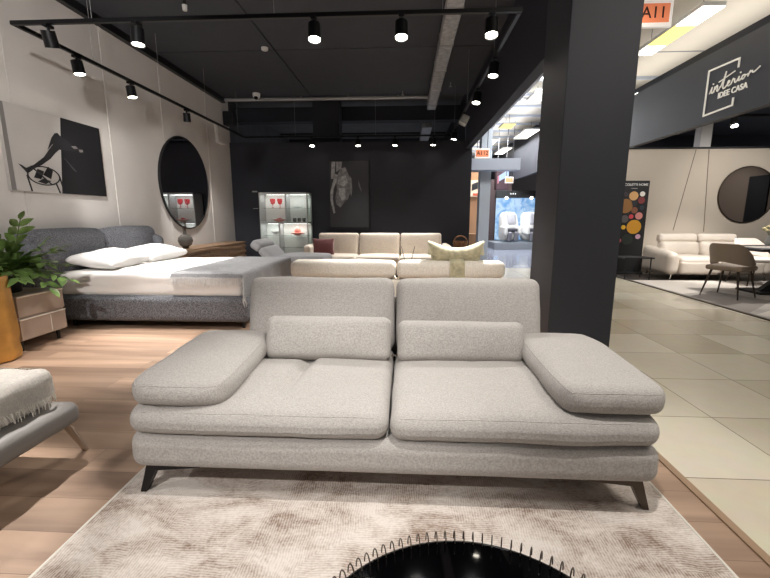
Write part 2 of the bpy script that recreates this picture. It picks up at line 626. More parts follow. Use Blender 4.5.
def rug_mat(name, light, dark, scale=1.0):
    q = NT(name)
    mp = mapping(q, (scale, scale, scale))
    # worn patches
    big = q.n('ShaderNodeTexNoise', i_Scale=4.6, i_Detail=9.0, i_Roughness=0.72, i_Distortion=0.5)
    q.l(mapping(q, (scale * 0.75, scale * 1.25, scale)), 0, big, 'Vector')
    # two directions of fine ribs, chosen by a mask
    w1 = q.n('ShaderNodeTexWave', bands_direction='X', i_Scale=30.0, i_Distortion=9.0, i_Detail=3.0)
    w1.inputs['Detail Scale'].default_value = 0.35
    w2 = q.n('ShaderNodeTexWave', bands_direction='Y', i_Scale=30.0, i_Distortion=9.0, i_Detail=3.0)
    w2.inputs['Detail Scale'].default_value = 0.35
    q.l(mp, 0, w1, 'Vector'); q.l(mp, 0, w2, 'Vector')
    msk = q.n('ShaderNodeTexNoise', i_Scale=2.2, i_Detail=1.0)
    q.l(mapping(q, (scale,) * 3, loc=(3.3, 1.7, 0)), 0, msk, 'Vector')
    st = q.n('ShaderNodeMath', operation='GREATER_THAN')
    st.inputs[1].default_value = 0.5
    q.l(msk, 'Fac', st, 0)
    mxw = q.n('ShaderNodeMix', data_type='FLOAT')
    q.l(st, 0, mxw, 0); q.l(w1, 'Fac', mxw, 2); q.l(w2, 'Fac', mxw, 3)
    fine = q.n('ShaderNodeTexNoise', i_Scale=90.0, i_Detail=3.0)
    q.l(mp, 0, fine, 'Vector')
    # weight: big + ribs*.16 + fine*.2
    a = q.n('ShaderNodeMath', operation='MULTIPLY_ADD'); a.inputs[1].default_value = 0.10
    q.l(mxw, 0, a, 0); q.l(big, 'Fac', a, 2)
    b2 = q.n('ShaderNodeMath', operation='MULTIPLY_ADD'); b2.inputs[1].default_value = 0.26
    q.l(fine, 'Fac', b2, 0); q.l(a, 0, b2, 2)
    rp = q.n('ShaderNodeValToRGB')
    e = rp.color_ramp.elements
    e[0].position = 0.55; e[0].color = lin(light)
    e[1].position = 0.86; e[1].color = lin(dark)
    mid = e.new(0.70); mid.color = lin(tuple(0.70 * l_ + 0.30 * d_ for l_, d_ in zip(light, dark)))
    q.l(b2, 0, rp, 'Fac')
    q.l(rp, 'Color', q.b, 'Base Color')
    q.b.inputs['Roughness'].default_value = 0.95
    q.b.inputs['Specular IOR Level'].default_value = 0.1
    bp = q.n('ShaderNodeBump'); bp.inputs['Strength'].default_value = 0.5; bp.inputs['Distance'].default_value = 0.005
    q.l(a, 0, bp, 'Height'); q.l(bp, 'Normal', q.b, 'Normal')
    return q.m
M_rug = rug_mat('distressed_rug', (219, 210, 202), (136, 116, 102))
M_rug2 = mat('grey_geometric_rug', (178, 170, 162), 0.95, var=(1.6, 0.25), bump=(80, 0.4))

# ---------------------------------------------------------------- structure
def sbox(name, lo, hi, m, bev=0.0):
    bm = BM()
    c = [(a + b) / 2 for a, b in zip(lo, hi)]
    s = [b - a for a, b in zip(lo, hi)]
    box(bm, c, s, bev)
    return struct(link(name, bm, m, smooth=False))

sbox('floor_wood', (-4.35, -2.5, -0.08), (1.305, 9.85, 0.0), M_wood)
sbox('floor_tile', (1.34, -2.5, -0.08), (4.38, 9.9, 0.0), M_tile)
sbox('floor_corridor', (0.8, 9.9, -0.08), (9.0, 24.0, 0.0), mat('blue_reflection_floor', (150, 156, 172), 0.12, var=(1.5, 0.06)))  # bluish base colour stands for the mural reflected in the floor
sbox('floor_dark', (4.38, -2.5, -0.08), (11.0, 9.85, 0.0), mat('dark_store_floor', (58, 50, 45), 0.5, var=(5, 0.1)))
sbox('trim_1', (1.305, -2.5, -0.08), (1.34, 9.85, 0.008), mat('oak_trim', (150, 124, 100), 0.4))
sbox('trim_2', (4.365, -2.5, 0.0), (4.39, 9.6, 0.012), M_bronze)

sbox('wall_left', (-4.35, -2.5, 0.0), (-4.15, 9.7, 3.84), M_wall)
for i, (y, z0) in enumerate(((5.72, 0.0), (7.02, 0.0), (8.6, 0.0), (4.3, 0.0))):
    sbox('trim_%d' % (3 + i), (-4.15, y - 0.025, z0), (-4.142, y + 0.025, 3.84), M_wall)
sbox('trim_7', (-4.15, -2.5, 3.74), (-4.07, 9.4, 3.84), M_black_metal)
sbox('baseboard_left', (-4.15, -2.5, 0.0), (-4.135, 9.65, 0.08), M_wall)
sbox('wall_back', (-4.35, 9.65, 0.0), (1.48, 9.8, 2.94), M_black_wall)

# black panelled ceiling with open joints
bm = BM()
xs = [-4.35, -2.12, 1.33]
ys = [-2.5, 0.4, 3.65, 6.88, 9.42]
for i in range(2):
    for j in range(4):
        box(bm, ((xs[i] + xs[i + 1]) / 2, (ys[j] + ys[j + 1]) / 2, 3.87), (xs[i + 1] - xs[i] - 0.022, ys[j + 1] - ys[j] - 0.022, 0.04))
struct(link('ceiling', bm, M_ceil, smooth=False))
sbox('ceiling_void', (-4.35, -2.5, 3.93), (1.33, 9.42, 3.99), M_void)
sbox('ceiling_slab', (-4.35, 9.42, 4.05), (1.33, 15.5, 4.15), M_slab)
sbox('wall_rear', (-4.35, 15.4, 2.0), (1.33, 15.5, 4.1), M_black_wall)
sbox('wall_rear_left', (-4.45, 9.7, 2.0), (-4.35, 15.5, 4.1), M_slab)
sbox('light_block_rear', (1.335, 9.8, 2.0), (1.46, 15.5, 4.1), M_black_wall)  # added to keep corridor light from leaking into the rear ceiling space
sbox('beam_cross', (-4.3, 10.4, 3.56), (1.3, 10.7, 3.89), M_black_wall)
sbox('pillar_rear', (-2.23, 9.95, 0.0), (-1.6, 10.35, 4.05), M_black_wall)

# entrance bulkhead and big pillar
sbox('beam_entrance', (1.335, 4.36, 2.765), (1.46, 9.65, 3.99), mat('navy_black_paint', (36, 38, 50), 0.7, bump=(90, 0.05)))
sbox('pillar', (1.335, 3.72, 0.0), (1.91, 4.36, 3.99), M_pillar, 0.006)

# mall corridor
sbox('ceiling_corridor', (1.46, -2.5, 4.3), (6.4, 24.0, 4.4), M_mall_ceil)
sbox('wall_corridor_end', (0.8, 24.0, 0.0), (9.0, 24.2, 4.4), mat('mall_end_wall', (120, 112, 110), 0.8))
bm = BM()
for k in range(12):
    box(bm, (4.0, 9.9 + k * 1.1, 4.27), (4.8, 0.05, 0.06))
struct(link('ceiling_ribs', bm, mat('pale_blue_rib', (178, 184, 196), 0.6), smooth=False))
sbox('ceiling_joint', (1.46, 8.50, 4.29), (5.6, 8.53, 4.305), M_pipe)

# right-hand store: fascia, back wall, dark ceiling
sbox('beam_fascia', (4.35, -2.5, 2.58), (4.47, 8.6, 3.54), M_pillar)
sbox('wall_store', (4.5, 9.65, 0.0), (11.0, 9.8, 2.72), mat('store_plaster', (196, 184, 168), 0.85, var=(2, 0.02)))
sbox('wall_store_side', (11.0, -2.5, 0.0), (11.15, 9.8, 2.9), mat('store_side_paint', (150, 134, 120), 0.85))
sbox('door_1', (10.96, 5.35, 0.0), (11.0, 6.1, 2.5), M_matte_black)
sbox('ceiling_store', (4.47, -2.5, 3.6), (11.0, 13.0, 3.7), M_black_wall)
sbox('wall_store_upper', (4.47, 12.9, 2.0), (11.0, 13.0, 3.7), M_black_wall)
sbox('pillar_store', (6.62, 9.9, 2.0), (6.86, 10.1, 3.6), M_wall)
bm = BM()
for y in (6.5, 8.0, 9.2):
    tube(bm, [(4.5, y, 3.3), (10.8, y, 3.3)], 0.03)
tube(bm, [(5.6, 5.0, 3.35), (5.6, 12.5, 3.35)], 0.05)
o = tag(link('ceiling_pipe', bm, M_matte_black), 'dark pipes crossing under the right shop ceiling', 'pipe')
# wall grooves
bm = BM()
for (x0, z0), (x1, z1) in (((6.389, 2.70), (6.111, 0.93)), ((6.666, 2.70), (6.79, 0.9))):
    tube(bm, [(x0, 9.648, z0), (x1, 9.648, z1)], 0.008, 6)
struct(link('trim_8', bm, mat('groove_brown', (120, 105, 90), 0.6)))
sbox('trim_9', (4.5, 9.62, 2.715), (11.0, 9.82, 2.75), M_matte_black)

# ---------------------------------------------------------------- grey sofa (foreground)
sofa = thing('sofa', 'light grey woven two-seat sofa with folded-down armrests standing on the beige rug', 'sofa', (-0.075, 2.05, 0.0085))
bm = BM()
soft(bm, (0, 0.01, 0.228), (2.225, 1.10, 0.165), 0.055, (0.0, 0.0, 0.0), 10, 5, wrinkle=0.002)
link('base', bm, M_fab, sofa)

def seat_fn(side):
    def f(x, y, z):
        dz = 0.0
        if z > 0:
            xo = 0.09 if side < 0 else -0.12
            far = max(0.0, min(1.0, (y + (0.34 if side < 0 else -0.10)) / 0.22))
            dz -= (0.040 if side < 0 else 0.02) * math.exp(-((x - xo - 0.05 * y) / 0.03) ** 2) * far
            if side < 0 and x < xo:
                dz -= 0.030 * math.exp(-((y - 0.17) / 0.035) ** 2)
            dz -= 0.02 * max(0, (-y - 0.25) / 0.2) ** 2
            dz -= 0.022 * max(0, (y + 0.05) / 0.4)
        return (0, 0, dz)
    return f
for s, x0, x1, sd in ((-1, -1.105, 0.006, 1), (1, 0.016, 1.10, 2)):
    bm = BM()
    soft(bm, ((x0 + x1) / 2, -0.075, 0.375), (x1 - x0, 0.94, 0.135), 0.055, (0.0, 0.01, 0.018), 44, 5, fn=seat_fn(s), wrinkle=0.005, seed=sd * 3.1)
    sn = snapper(bm)
    c = link('seat_cushion', bm, M_fab, sofa)
    bm = BM()
    tube(bm, sn([(x0 + 0.03 + (x1 - x0 - 0.06) * i / 30, -0.55, 0.435) for i in range(31)]), 0.0018, 6)
    link('seam', bm, M_fab, c)
# backs
for x0, x1, sd in ((-0.895, 0.006, 5), (0.018, 0.885, 9)):
    bm = BM()
    def bf(x, y, z):
        return (0, 0.03 * max(0, -z - 0.1), 0)
    soft(bm, ((x0 + x1) / 2, 0.40, 0.62), (x1 - x0, 0.19, 0.45), 0.055, (0, 0.03, 0.006), 12, 5, rot=(R(-13), 0, 0), fn=bf, wrinkle=0.005, seed=sd)
    link('back_cushion', bm, M_fab, sofa)
bm = BM()
soft(bm, (0.005, 0.53, 0.46), (1.84, 0.07, 0.5), 0.03, mid=6, rot=(R(-9), 0, 0))
link('back_frame', bm, M_fab, sofa)
# armrests: cushions folded flat over the seat ends
def arm(xc, yaw, roll, sd, zc):
    bm = BM()
    def af(x, y, z):
        u, v = x / 0.2, y / 0.42
        k = max(0, (y - 0.15) / 0.27)
        return (-x * 0.07 * min(1.1, abs(v)) ** 7, -y * 0.04 * min(1.1, abs(u)) ** 5, -0.014 * k * k)
    soft(bm, (0, 0, 0), (0.43, 0.84, 0.115), 0.05, (0.010, 0.010, 0.014), 14, 5, fn=af, wrinkle=0.005, seed=sd)
    sn = snapper(bm)
    a = link('armrest', bm, M_fab, sofa, loc=(xc, -0.105, zc), rot=(R(0.5), roll, yaw))
    bm = BM()
    pts = []
    for t in (1, -1):
        pass
    h = 0.055
    ring = [(-0.15, -0.43, h), (0.15, -0.43, h), (0.195, -0.39, h), (0.21, 0.0, h), (0.195, 0.39, h), (0.15, 0.42, h), (-0.15, 0.42, h), (-0.195, 0.39, h), (-0.21, 0, h), (-0.195, -0.39, h)]
    tube(bm, sn(catmull(ring, 8, True)), 0.0022, 6, True)
    link('piping', bm, M_fab, a)
arm(-0.913, R(4.0), R(1), 2.0, 0.489)
arm(0.925, R(-1.5), R(-1), 7.7, 0.498)
# blade feet
for sx in (-1, 1):
    for sy in (-1, 1):
        bm = BM()
        pts = [(-0.045, 0), (-0.02, 0), (0.035, 0.108), (0.24, 0.128), (0.24, 0.150), (0.0, 0.150)]
        poly(bm, pts, 0.035)
        Mx = basis((-sx, 0, 0), (0, 0, 1), (0, -sx, 0), (sx * 1.068, sy * 0.465 + (0.0175 * sx), 0.0))
        for v in bm.verts:
            v.co = Mx @ v.co
        bmesh.ops.recalc_face_normals(bm, faces=bm.faces)
        lg = link('leg', bm, M_bronze if sx > 0 else M_black_metal, sofa, smooth=False)
        lg['label'] = 'bronze blade foot' if sx > 0 else 'black blade foot'
# small metal hook between the lumbar cushions
bm = BM()
tube(bm, [(0.0, 0.10, 0.455), (0.012, 0.085, 0.468), (0.028, 0.10, 0.455)], 0.004, 6)
link('strap_clip', bm, M_chrome, sofa)

def lumbar(x0, x1, z0, h, label, sd):
    bm = BM()
    w_ = x1 - x0
    soft(bm, (0, 0, h / 2), (w_, 0.12, h), 0.04, (0.0, 0.03, 0.0), 12, 5, wrinkle=0.005, seed=sd)
    sn = snapper(bm)
    o = link('lumbar_cushion', bm, M_fab, None, loc=((x0 + x1) / 2, 2.165, z0), rot=(R(-16), 0, 0))
    tag(o, label, 'cushion', 'lumbar cushions on the grey sofa')
    bm = BM()
    a, b = w_ / 2 - 0.006, h - 0.012
    pts = catmull([(-a, -0.012, 0.03), (-a, -0.012, b - 0.03), (-a + 0.03, -0.012, b), (a - 0.03, -0.012, b), (a, -0.012, b - 0.03), (a, -0.012, 0.03), (a - 0.03, -0.012, 0.008), (-a + 0.03, -0.012, 0.008)], 5, True)
    tube(bm, sn(pts), 0.003, 6, True)
    link('piping', bm, M_fab, o)
lumbar(-0.79, -0.082, 0.432, 0.242, 'grey oblong lumbar cushion on the left half of the foreground grey sofa', 1.3)
lumbar(-0.042, 0.655, 0.430, 0.226, 'grey oblong lumbar cushion on the right half of the foreground grey sofa', 8.2)

# ---------------------------------------------------------------- rug
bm = BM()
box(bm, (-0.067, 0.95, 0.004), (2.425, 2.7, 0.008), 0.003)
rug = tag(link('rug', bm, M_rug, smooth=False), 'beige distressed low-pile rug under the grey sofa', 'rug')
bm = BM()
for x in (-1.283, 1.149):
    box(bm, (x, 0.95, 0.005), (0.012, 2.7, 0.010), 0.003)
for y in (-0.40, 2.30):
    box(bm, (-0.067, y, 0.005), (2.44, 0.012, 0.010), 0.003)
link('bound_edge', bm, M_fringe2, rug, smooth=False)

# ---------------------------------------------------------------- black gloss coffee table with looped wire rim
ct = thing('coffee_table', 'round glossy black coffee table with a rim of dark wire loops in the foreground', 'table', (0.142, 0.545, 0.01))
RT = 0.37
bm = BM()
lathe(bm, [(RT - 0.03, 0.365), (RT, 0.375), (RT + 0.002, 0.395), (RT - 0.004, 0.402), (RT - 0.012, 0.404)], 72)
link('tabletop', bm, M_gloss_black, ct)
bm = BM()
lathe(bm, [(0.20, 0.0), (0.205, 0.01), (0.19, 0.02), (0.05, 0.03), (0.035, 0.06), (0.035, 0.33), (0.06, 0.355), (0.15, 0.367)], 40)
link('pedestal', bm, M_gloss_black, ct)
NL = 98
bm = BM()
pts = []
for k in range(13):
    t = PI * k / 12
    pts.append((RT - 0.004 - 0.012 * math.cos(t), 0, 0.398 + 0.030 * math.sin(t)))
tube(bm, pts, 0.0016, 6)
proto_loop = link('wire_loop', bm, M_bronze, ct)
for k in range(1, NL):
    c = proto_loop.copy()
    COL.objects.link(c)
    c.parent = ct
    c.rotation_euler = (0, 0, 2 * PI * k / NL)

# ---------------------------------------------------------------- generic sofa builder for the sofas behind
def sofa_n(name, label, loc, rz, width, n_seat, depth, m, seat_h, top, arm_w, leg_m, arm_h=0.6, head=False, group=None):
    """faces local -Y; origin at the floor, centre of the footprint"""
    t = thing(name, label, 'sofa', loc, rz, group)
    bm = BM()
    soft(bm, (0, 0, 0.20), (width - 0.02, depth - 0.04, 0.18), 0.04, mid=6)
    link('base', bm, m, t)
    inner = width - 2 * arm_w
    sw = inner / n_seat
    for i in range(n_seat):
        xc = -inner / 2 + sw * (i + 0.5)
        bm = BM()
        soft(bm, (xc, -0.10, (seat_h + 0.28) / 2), (sw - 0.012, depth - 0.26, seat_h - 0.28), 0.05, (0, 0.01, 0.02), 10, 4, wrinkle=0.004, seed=i * 2.0)
        link('seat_cushion', bm, m, t)
        bm = BM()
        hb = (top - 0.15 if head else top) - seat_h + 0.06
        soft(bm, (xc, depth / 2 - 0.21, seat_h - 0.04 + hb / 2), (sw - 0.012, 0.18, hb), 0.06, (0, 0.02, 0), 10, 4, rot=(R(-10), 0, 0), wrinkle=0.004, seed=i * 3.0 + 1)
        link('back_cushion', bm, m, t)
        if head:
            bm = BM()
            soft(bm, (xc, depth / 2 - 0.10, top - 0.075), (sw - 0.012, 0.22, 0.155), 0.048, (0, 0.01, 0.01), 12, 5, wrinkle=0.004, seed=i * 5.0)
            link('headrest', bm, m, t)
    bm = BM()
    soft(bm, (0, depth / 2 - 0.06, (top + 0.0) / 2 - 0.02), (inner, 0.08, top - 0.30), 0.03, mid=6)
    link('back_frame', bm, m, t)
    for sx in (-1, 1):
        bm = BM()
        soft(bm, (sx * (width / 2 - arm_w / 2), -0.02, (arm_h + 0.12) / 2), (arm_w - 0.01, depth - 0.06, arm_h - 0.12), 0.06, (0.01, 0, 0.01), 8, 4, wrinkle=0.004, seed=sx * 4.0)
        link('armrest', bm, m, t)
        for sy in (-1, 1):
            bm = BM()
            cyl(bm, (sx * (width / 2 - 0.1), sy * (depth / 2 - 0.1), 0.125), (sx * (width / 2 - 0.07), sy * (depth / 2 - 0.08), 0.0), 0.02, 0.012, 10)
            link('leg', bm, leg_m, t)
    return t

# white boucle sofa turned away from the camera, directly behind the grey one
sofa_n('sofa', 'cream boucle sofa seen from behind, between the grey sofa and the far cream sofa', (-0.09, 4.25, 0), PI, 2.16, 2, 1.0, M_cream, 0.43, 0.815, 0.06, M_black_metal, 0.55, head=True)
# far cream sofa facing the camera at the black wall
sofa_n('sofa', 'cream three-seat sofa facing forward against the black back wall', (-0.60, 8.85, 0), 0, 3.12, 3, 1.05, M_cream2, 0.41, 0.855, 0.165, M_black_metal, 0.64)

# khaki saddle pillow over the boucle sofa's back, counterweight strap behind
hp = thing('headrest_pillow', 'khaki velvet saddle pillow with a strap hanging over the boucle sofa back', 'pillow', (0.475, 3.88, 0.80))
bm = BM()
def pf(x, y, z):
    k = abs(x) / 0.27
    up = (0.10 * k ** 2.4 - 0.012) if z > 0 else -0.012 * k ** 2
    tx = 0.0
    if k > 0.6:
        tx = math.copysign(0.13 * max(0, z / 0.1) * (k - 0.6) if z > 0 else -0.03 * (k - 0.6), x)
    if z < 0:
        tx += -0.14 * x
    return (tx, 0.02 * k * k, up)
soft(bm, (0, 0, 0.085), (0.52, 0.16, 0.145), 0.06, (0.0, 0.03, 0.0), 14, 5, fn=pf, wrinkle=0.006)
pb = link('pillow_body', bm, M_khaki, hp)
bm = BM()
tube(bm, [(-0.25, -0.045, 0.022), (-0.12, -0.075, 0.018), (0, -0.08, 0.017), (0.12, -0.075, 0.018), (0.25, -0.045, 0.022)], 0.006, 6)
link('piping', bm, M_khaki, pb)
bm = BM()
pts = [(-0.02, 0.055), (-0.085, 0.04), (-0.140, 0.015), (-0.152, -0.04), (-0.155, -0.2)]
prev = None
for (y, z) in catmull([(0, a, b) for a, b in pts], 5) and [(v.y, v.z) for v in catmull([(0, a, b) for a, b in pts], 5)]:
    ring = [bm.verts.new((x, y - d, z + d * 0.6)) for x, d in ((-0.068, 0), (0.068, 0), (0.068, 0.012), (-0.068, 0.012))]
    if prev:
        for k in range(4):
            bm.faces.new((prev[k], prev[(k + 1) % 4], ring[(k + 1) % 4], ring[k]))
    else:
        bm.faces.new(ring)
    prev = ring
bm.faces.new(list(reversed(prev)))
bmesh.ops.recalc_face_normals(bm, faces=bm.faces)
link('strap', bm, M_khaki, hp)

# scatter cushions on the far sofa
def scatter(name, label, loc, rot, s, m):
    bm = BM()
    def cf(x, y, z):
        k = (abs(x) / (s[0] / 2)) ** 4 * (abs(z) / (s[2] / 2)) ** 4
        return (x * 0.12 * k, 0, z * 0.12 * k)
    soft(bm, (0, 0, 0), s, 0.035, (-0.012, 0.055, -0.012), 10, 4, fn=cf, wrinkle=0.005)
    o = link(name, bm, m, None, loc=loc, rot=rot)
    return tag(o, label, 'cushion')
scatter('cushion', 'burgundy velvet cushion leaning in the left corner of the far cream sofa', (-1.80, 8.72, 0.585), (R(-16), 0, R(8)), (0.46, 0.10, 0.37), M_burg)
et = thing('side_table', 'small dark side table at the right end of the far cream sofa', 'side table', (1.21, 9.1, 0))
bm = BM(); lathe(bm, [(0.20, 0.52), (0.21, 0.53), (0.21, 0.545), (0.20, 0.55)], 32); link('tabletop', bm, M_darkwood, et)
bm = BM(); cyl(bm, (0, 0, 0.02), (0, 0, 0.52), 0.02, 0.02, 12); link('stem', bm, M_black_metal, et)
bm = BM(); lathe(bm, [(0.16, 0.0), (0.165, 0.01), (0.03, 0.02)], 28); link('base', bm, M_black_metal, et)
kb = thing('basket', 'brown woven basket with a looped handle on the side table by the far cream sofa', 'basket', (1.21, 9.1, 0.551))
bm = BM(); lathe(bm, [(0.11, 0.0), (0.14, 0.02), (0.165, 0.10), (0.16, 0.15), (0.145, 0.15), (0.15, 0.10), (0.12, 0.03)], 32, flute=(0.02, 16)); link('basket_body', bm, M_brownfab, kb)
bm = BM(); tube(bm, catmull([(-0.15, 0, 0.14), (-0.10, 0, 0.23), (0.0, 0, 0.26), (0.10, 0, 0.23), (0.15, 0, 0.14)], 5), 0.016, 8); link('handle', bm, M_brownfab, kb)

# low table between those two sofas, with a reed diffuser
lt = thing('coffee_table', 'low dark table hidden between the two cream sofas', 'table', (0.05, 6.3, 0))
bm = BM(); lathe(bm, [(0.36, 0.33), (0.37, 0.34), (0.37, 0.355), (0.36, 0.365)], 40); link('tabletop', bm, M_darkwood, lt)
for k in range(3):
    a = k * 2 * PI / 3 + 0.4
    bm = BM(); cyl(bm, (0.2 * math.cos(a), 0.2 * math.sin(a), 0.335), (0.28 * math.cos(a), 0.28 * math.sin(a), 0.0), 0.015, 0.012, 10); link('leg', bm, M_black_metal, lt)
rd = thing('reed_diffuser', 'two dark reeds in a small bottle between the cream sofas', 'diffuser', (0.03, 6.1, 0.365))
bm = BM(); lathe(bm, [(0.035, 0), (0.045, 0.01), (0.045, 0.06), (0.015, 0.09), (0.015, 0.11)], 20); link('bottle', bm, M_smoke, rd)
for s in (-1, 1):
    bm = BM(); tube(bm, [(0.004 * s, 0, 0.02), (0.10 * s, 0.0, 0.43)], 0.005, 6); link('reed', bm, M_bronze, rd)

# ---------------------------------------------------------------- bed
bed = thing('bed', 'double bed with charcoal boucle frame and tufted headboard against the left wall', 'bed', (-2.85, 5.15, 0))
# local x: -1.2 (head) .. 1.13 (foot) ; local y: -0.93 .. 0.95
bm = BM()
soft(bm, (0.04, 0, 0.225), (2.18, 1.90, 0.30), 0.07, (0, 0, 0), 10, 5, wrinkle=0.003)
link('bed_frame', bm, M_bedfab, bed)
for sx, sy in ((1, -1), (1, 1), (-1, -1), (-1, 1)):
    bm = BM(); cyl(bm, (0.04 + sx * 0.99, sy * 0.85, 0.08), (0.04 + sx * 0.99, sy * 0.85, 0), 0.02, 0.016, 12); link('leg', bm, M_black_metal, bed)
def hb_piece(y0, y1, seed):
    bm = BM()
    def hf(x, y, z):
        e = abs(y) / ((y1 - y0) / 2)
        return (0, 0, -0.05 * max(0, e - 0.5) ** 2 if z > 0 else 0)
    soft(bm, (-1.14, (y0 + y1) / 2, 0.66), (0.19, y1 - y0, 0.87), 0.085, (0.035, 0, 0.01), 12, 6, rot=(0, R(-4), 0), fn=hf, wrinkle=0.006, seed=seed)
    return link('headboard_cushion', bm, M_bedfab, bed)
hb_piece(-1.24, -0.045, 1.0)
hb_piece(-0.035, 1.03, 4.0)
for s, y in ((-1, -1.17), (1, 0.96)):
    bm = BM()
    def wf(x, y_, z):
        return (0, 0, -0.35 * max(0, x + 0.02) if z > 0 else 0)
    soft(bm, (-1.06, y, 0.55), (0.24, 0.15, 0.86), 0.07, (0, 0.01, 0), 8, 5, fn=wf, wrinkle=0.004)
    link('headboard_wing', bm, M_bedfab, bed)
bm = BM()
soft(bm, (0.0, 0.0, 0.485), (2.10, 1.80, 0.27), 0.06, (0.0, 0.0, 0.012), 16, 4, wrinkle=0.012)
mt = link('mattress', bm, M_sheet, bed)

def pillow(loc, rz, s, label, seed, tilt):
    bm = BM()
    def cf(x, y, z):
        kx, ky = abs(x) / (s[0] / 2), abs(y) / (s[1] / 2)
        k = min(1, kx) ** 3 * min(1, ky) ** 3
        return (x * 0.14 * k, y * 0.14 * k, -0.2 * z * max(kx, ky) ** 3)
    soft(bm, (0, 0, 0), s, 0.05, (-0.01, -0.01, 0.07), 14, 4, fn=cf, wrinkle=0.012, seed=seed)
    o = link('pillow', bm, M_pillow, None, loc=loc, rot=(R(2), R(tilt), rz))
    return tag(o, label, 'pillow', 'white pillows on the bed')
pillow((-3.62, 4.75, 0.725), R(4), (0.50, 0.74, 0.10), 'white pillow at the near side of the bed, left of the other pillow', 2.2, 8)
pillow((-3.62, 5.60, 0.725), R(-3), (0.50, 0.76, 0.10), 'white pillow at the far side of the bed, nearer the round mirror', 6.1, 8)

# grey throw across the foot of the bed
def drape(name, x0, x1, y0, y1, xe, ye, ztop, zx, zy, m, n=44, amp=0.006, corner=0.0):
    """cloth over x0..xe flat then hanging at x>xe, and hanging at y<ye"""
    bm = BM()
    g = []
    for i in range(n + 1):
        row = []
        for j in range(n + 1):
            u = x0 + (x1 - x0) * i / n
            v = y0 + (y1 - y0) * j / n
            hx, hy = max(0.0, u - xe), max(0.0, ye - v)
            def soften(h, r=0.05):
                # out, down for a fold of radius r
                a = min(h / r, PI / 2)
                return r * math.sin(a), r * (1 - math.cos(a)) + max(0, h - r * PI / 2)
            ox, dx = soften(hx)
            oy, dy = soften(hy)
            z = ztop - max(dx, dy) - 0.35 * min(dx, dy)
            fl = 0.05 * (dx + dy)
            X = min(u, xe) + ox + (fl * 0.3 if hx > 0 else 0)
            Y = max(v, ye) - oy - (fl * 0.3 if hy > 0 else 0)
            if hx > 0:
                X += 0.012 * math.sin(v * 19) * min(1, dx * 5)
            if hy > 0:
                Y += -0.010 * abs(math.sin(u * 17)) * min(1, dy * 5)
            nn = mnoise.noise_vector(Vector((u * 6, v * 6, 1.3)))
            row.append(bm.verts.new((X + nn.x * amp * 0.5, Y + nn.y * amp * 0.5, z + abs(nn.z) * amp * 2)))
        g.append(row)
    for i in range(n):
        for j in range(n):
            bm.faces.new((g[i][j], g[i + 1][j], g[i + 1][j + 1], g[i][j + 1]))
    edge_y = [g[i][0].co.copy() for i in range(n + 1)]
    edge_x = [g[n][j].co.copy() for j in range(n + 1)]
    bmesh.ops.solidify(bm, geom=list(bm.faces), thickness=-0.007)
    bmesh.ops.recalc_face_normals(bm, faces=bm.faces)
    return link(name, bm, m), edge_y, edge_x

def fringe(pts, ln, m, parent, out, rnd, k=3, droop=0.9):
    bm = BM()
    for a, b in zip(pts, pts[1:]):
        for q_ in range(k):
            p = a.lerp(b, (q_ + rnd.random() * 0.7) / k)
            L = ln * (0.7 + 0.5 * rnd.random())
            e = Vector(out) * L * 0.25 + Vector((rnd.uniform(-1, 1) * 0.01, rnd.uniform(-1, 1) * 0.01, -L * droop))
            tube(bm, [p, p + e * 0.5 + Vector(out) * 0.006, p + e], 0.0028, 4, r_end=0.0016)
    return link('fringe', bm, m, parent)

rnd = random.Random(3)
th, ey, ex = drape('throw_blanket', -2.56, -1.50, 4.17, 6.02, -1.80, 4.25, 0.634, 0, 0, M_throw)
tag(th, 'grey fringed throw blanket spread over the foot of the bed', 'blanket')
fringe(ey, 0.10, M_fringe, th, (0, -1, 0), rnd)
fringe(ex, 0.09, M_fringe, th, (1, 0, 0), rnd)

# ---------------------------------------------------------------- nightstand, plant, gold vase
ns = thing('nightstand', 'taupe lacquered two-drawer nightstand between the gold planter and the bed', 'nightstand', (-3.80, 3.615, 0))
bm = BM(); box(bm, (0, 0, 0.31), (0.56, 0.50, 0.42), 0.008); link('body', bm, M_taupe, ns, smooth=False)
for z0, z1 in ((0.11, 0.305), (0.325, 0.515)):
    bm = BM(); box(bm, (0.287, 0, (z0 + z1) / 2), (0.02, 0.495, z1 - z0), 0.004); d = link('drawer', bm, M_taupe, ns, smooth=False)
    bm = BM()
    box(bm, (0.299, 0, z1 - 0.004), (0.010, 0.495, 0.012)); link('pull_strip', bm, M_strip, d, smooth=False)
    if z0 < 0.2:
        bm = BM(); box(bm, (0.298, 0.07, (z0 + z1) / 2 - 0.006), (0.005, 0.008, z1 - z0 - 0.03)); link('inlay_strip', bm, M_strip, d, smooth=False)
for sx in (-0.22, 0.23):
    for sy in (-0.2, 0.2):
        bm = BM(); cyl(bm, (sx, sy, 0.10), (sx, sy, 0), 0.018, 0.014, 10); link('leg', bm, M_matte_black, ns)

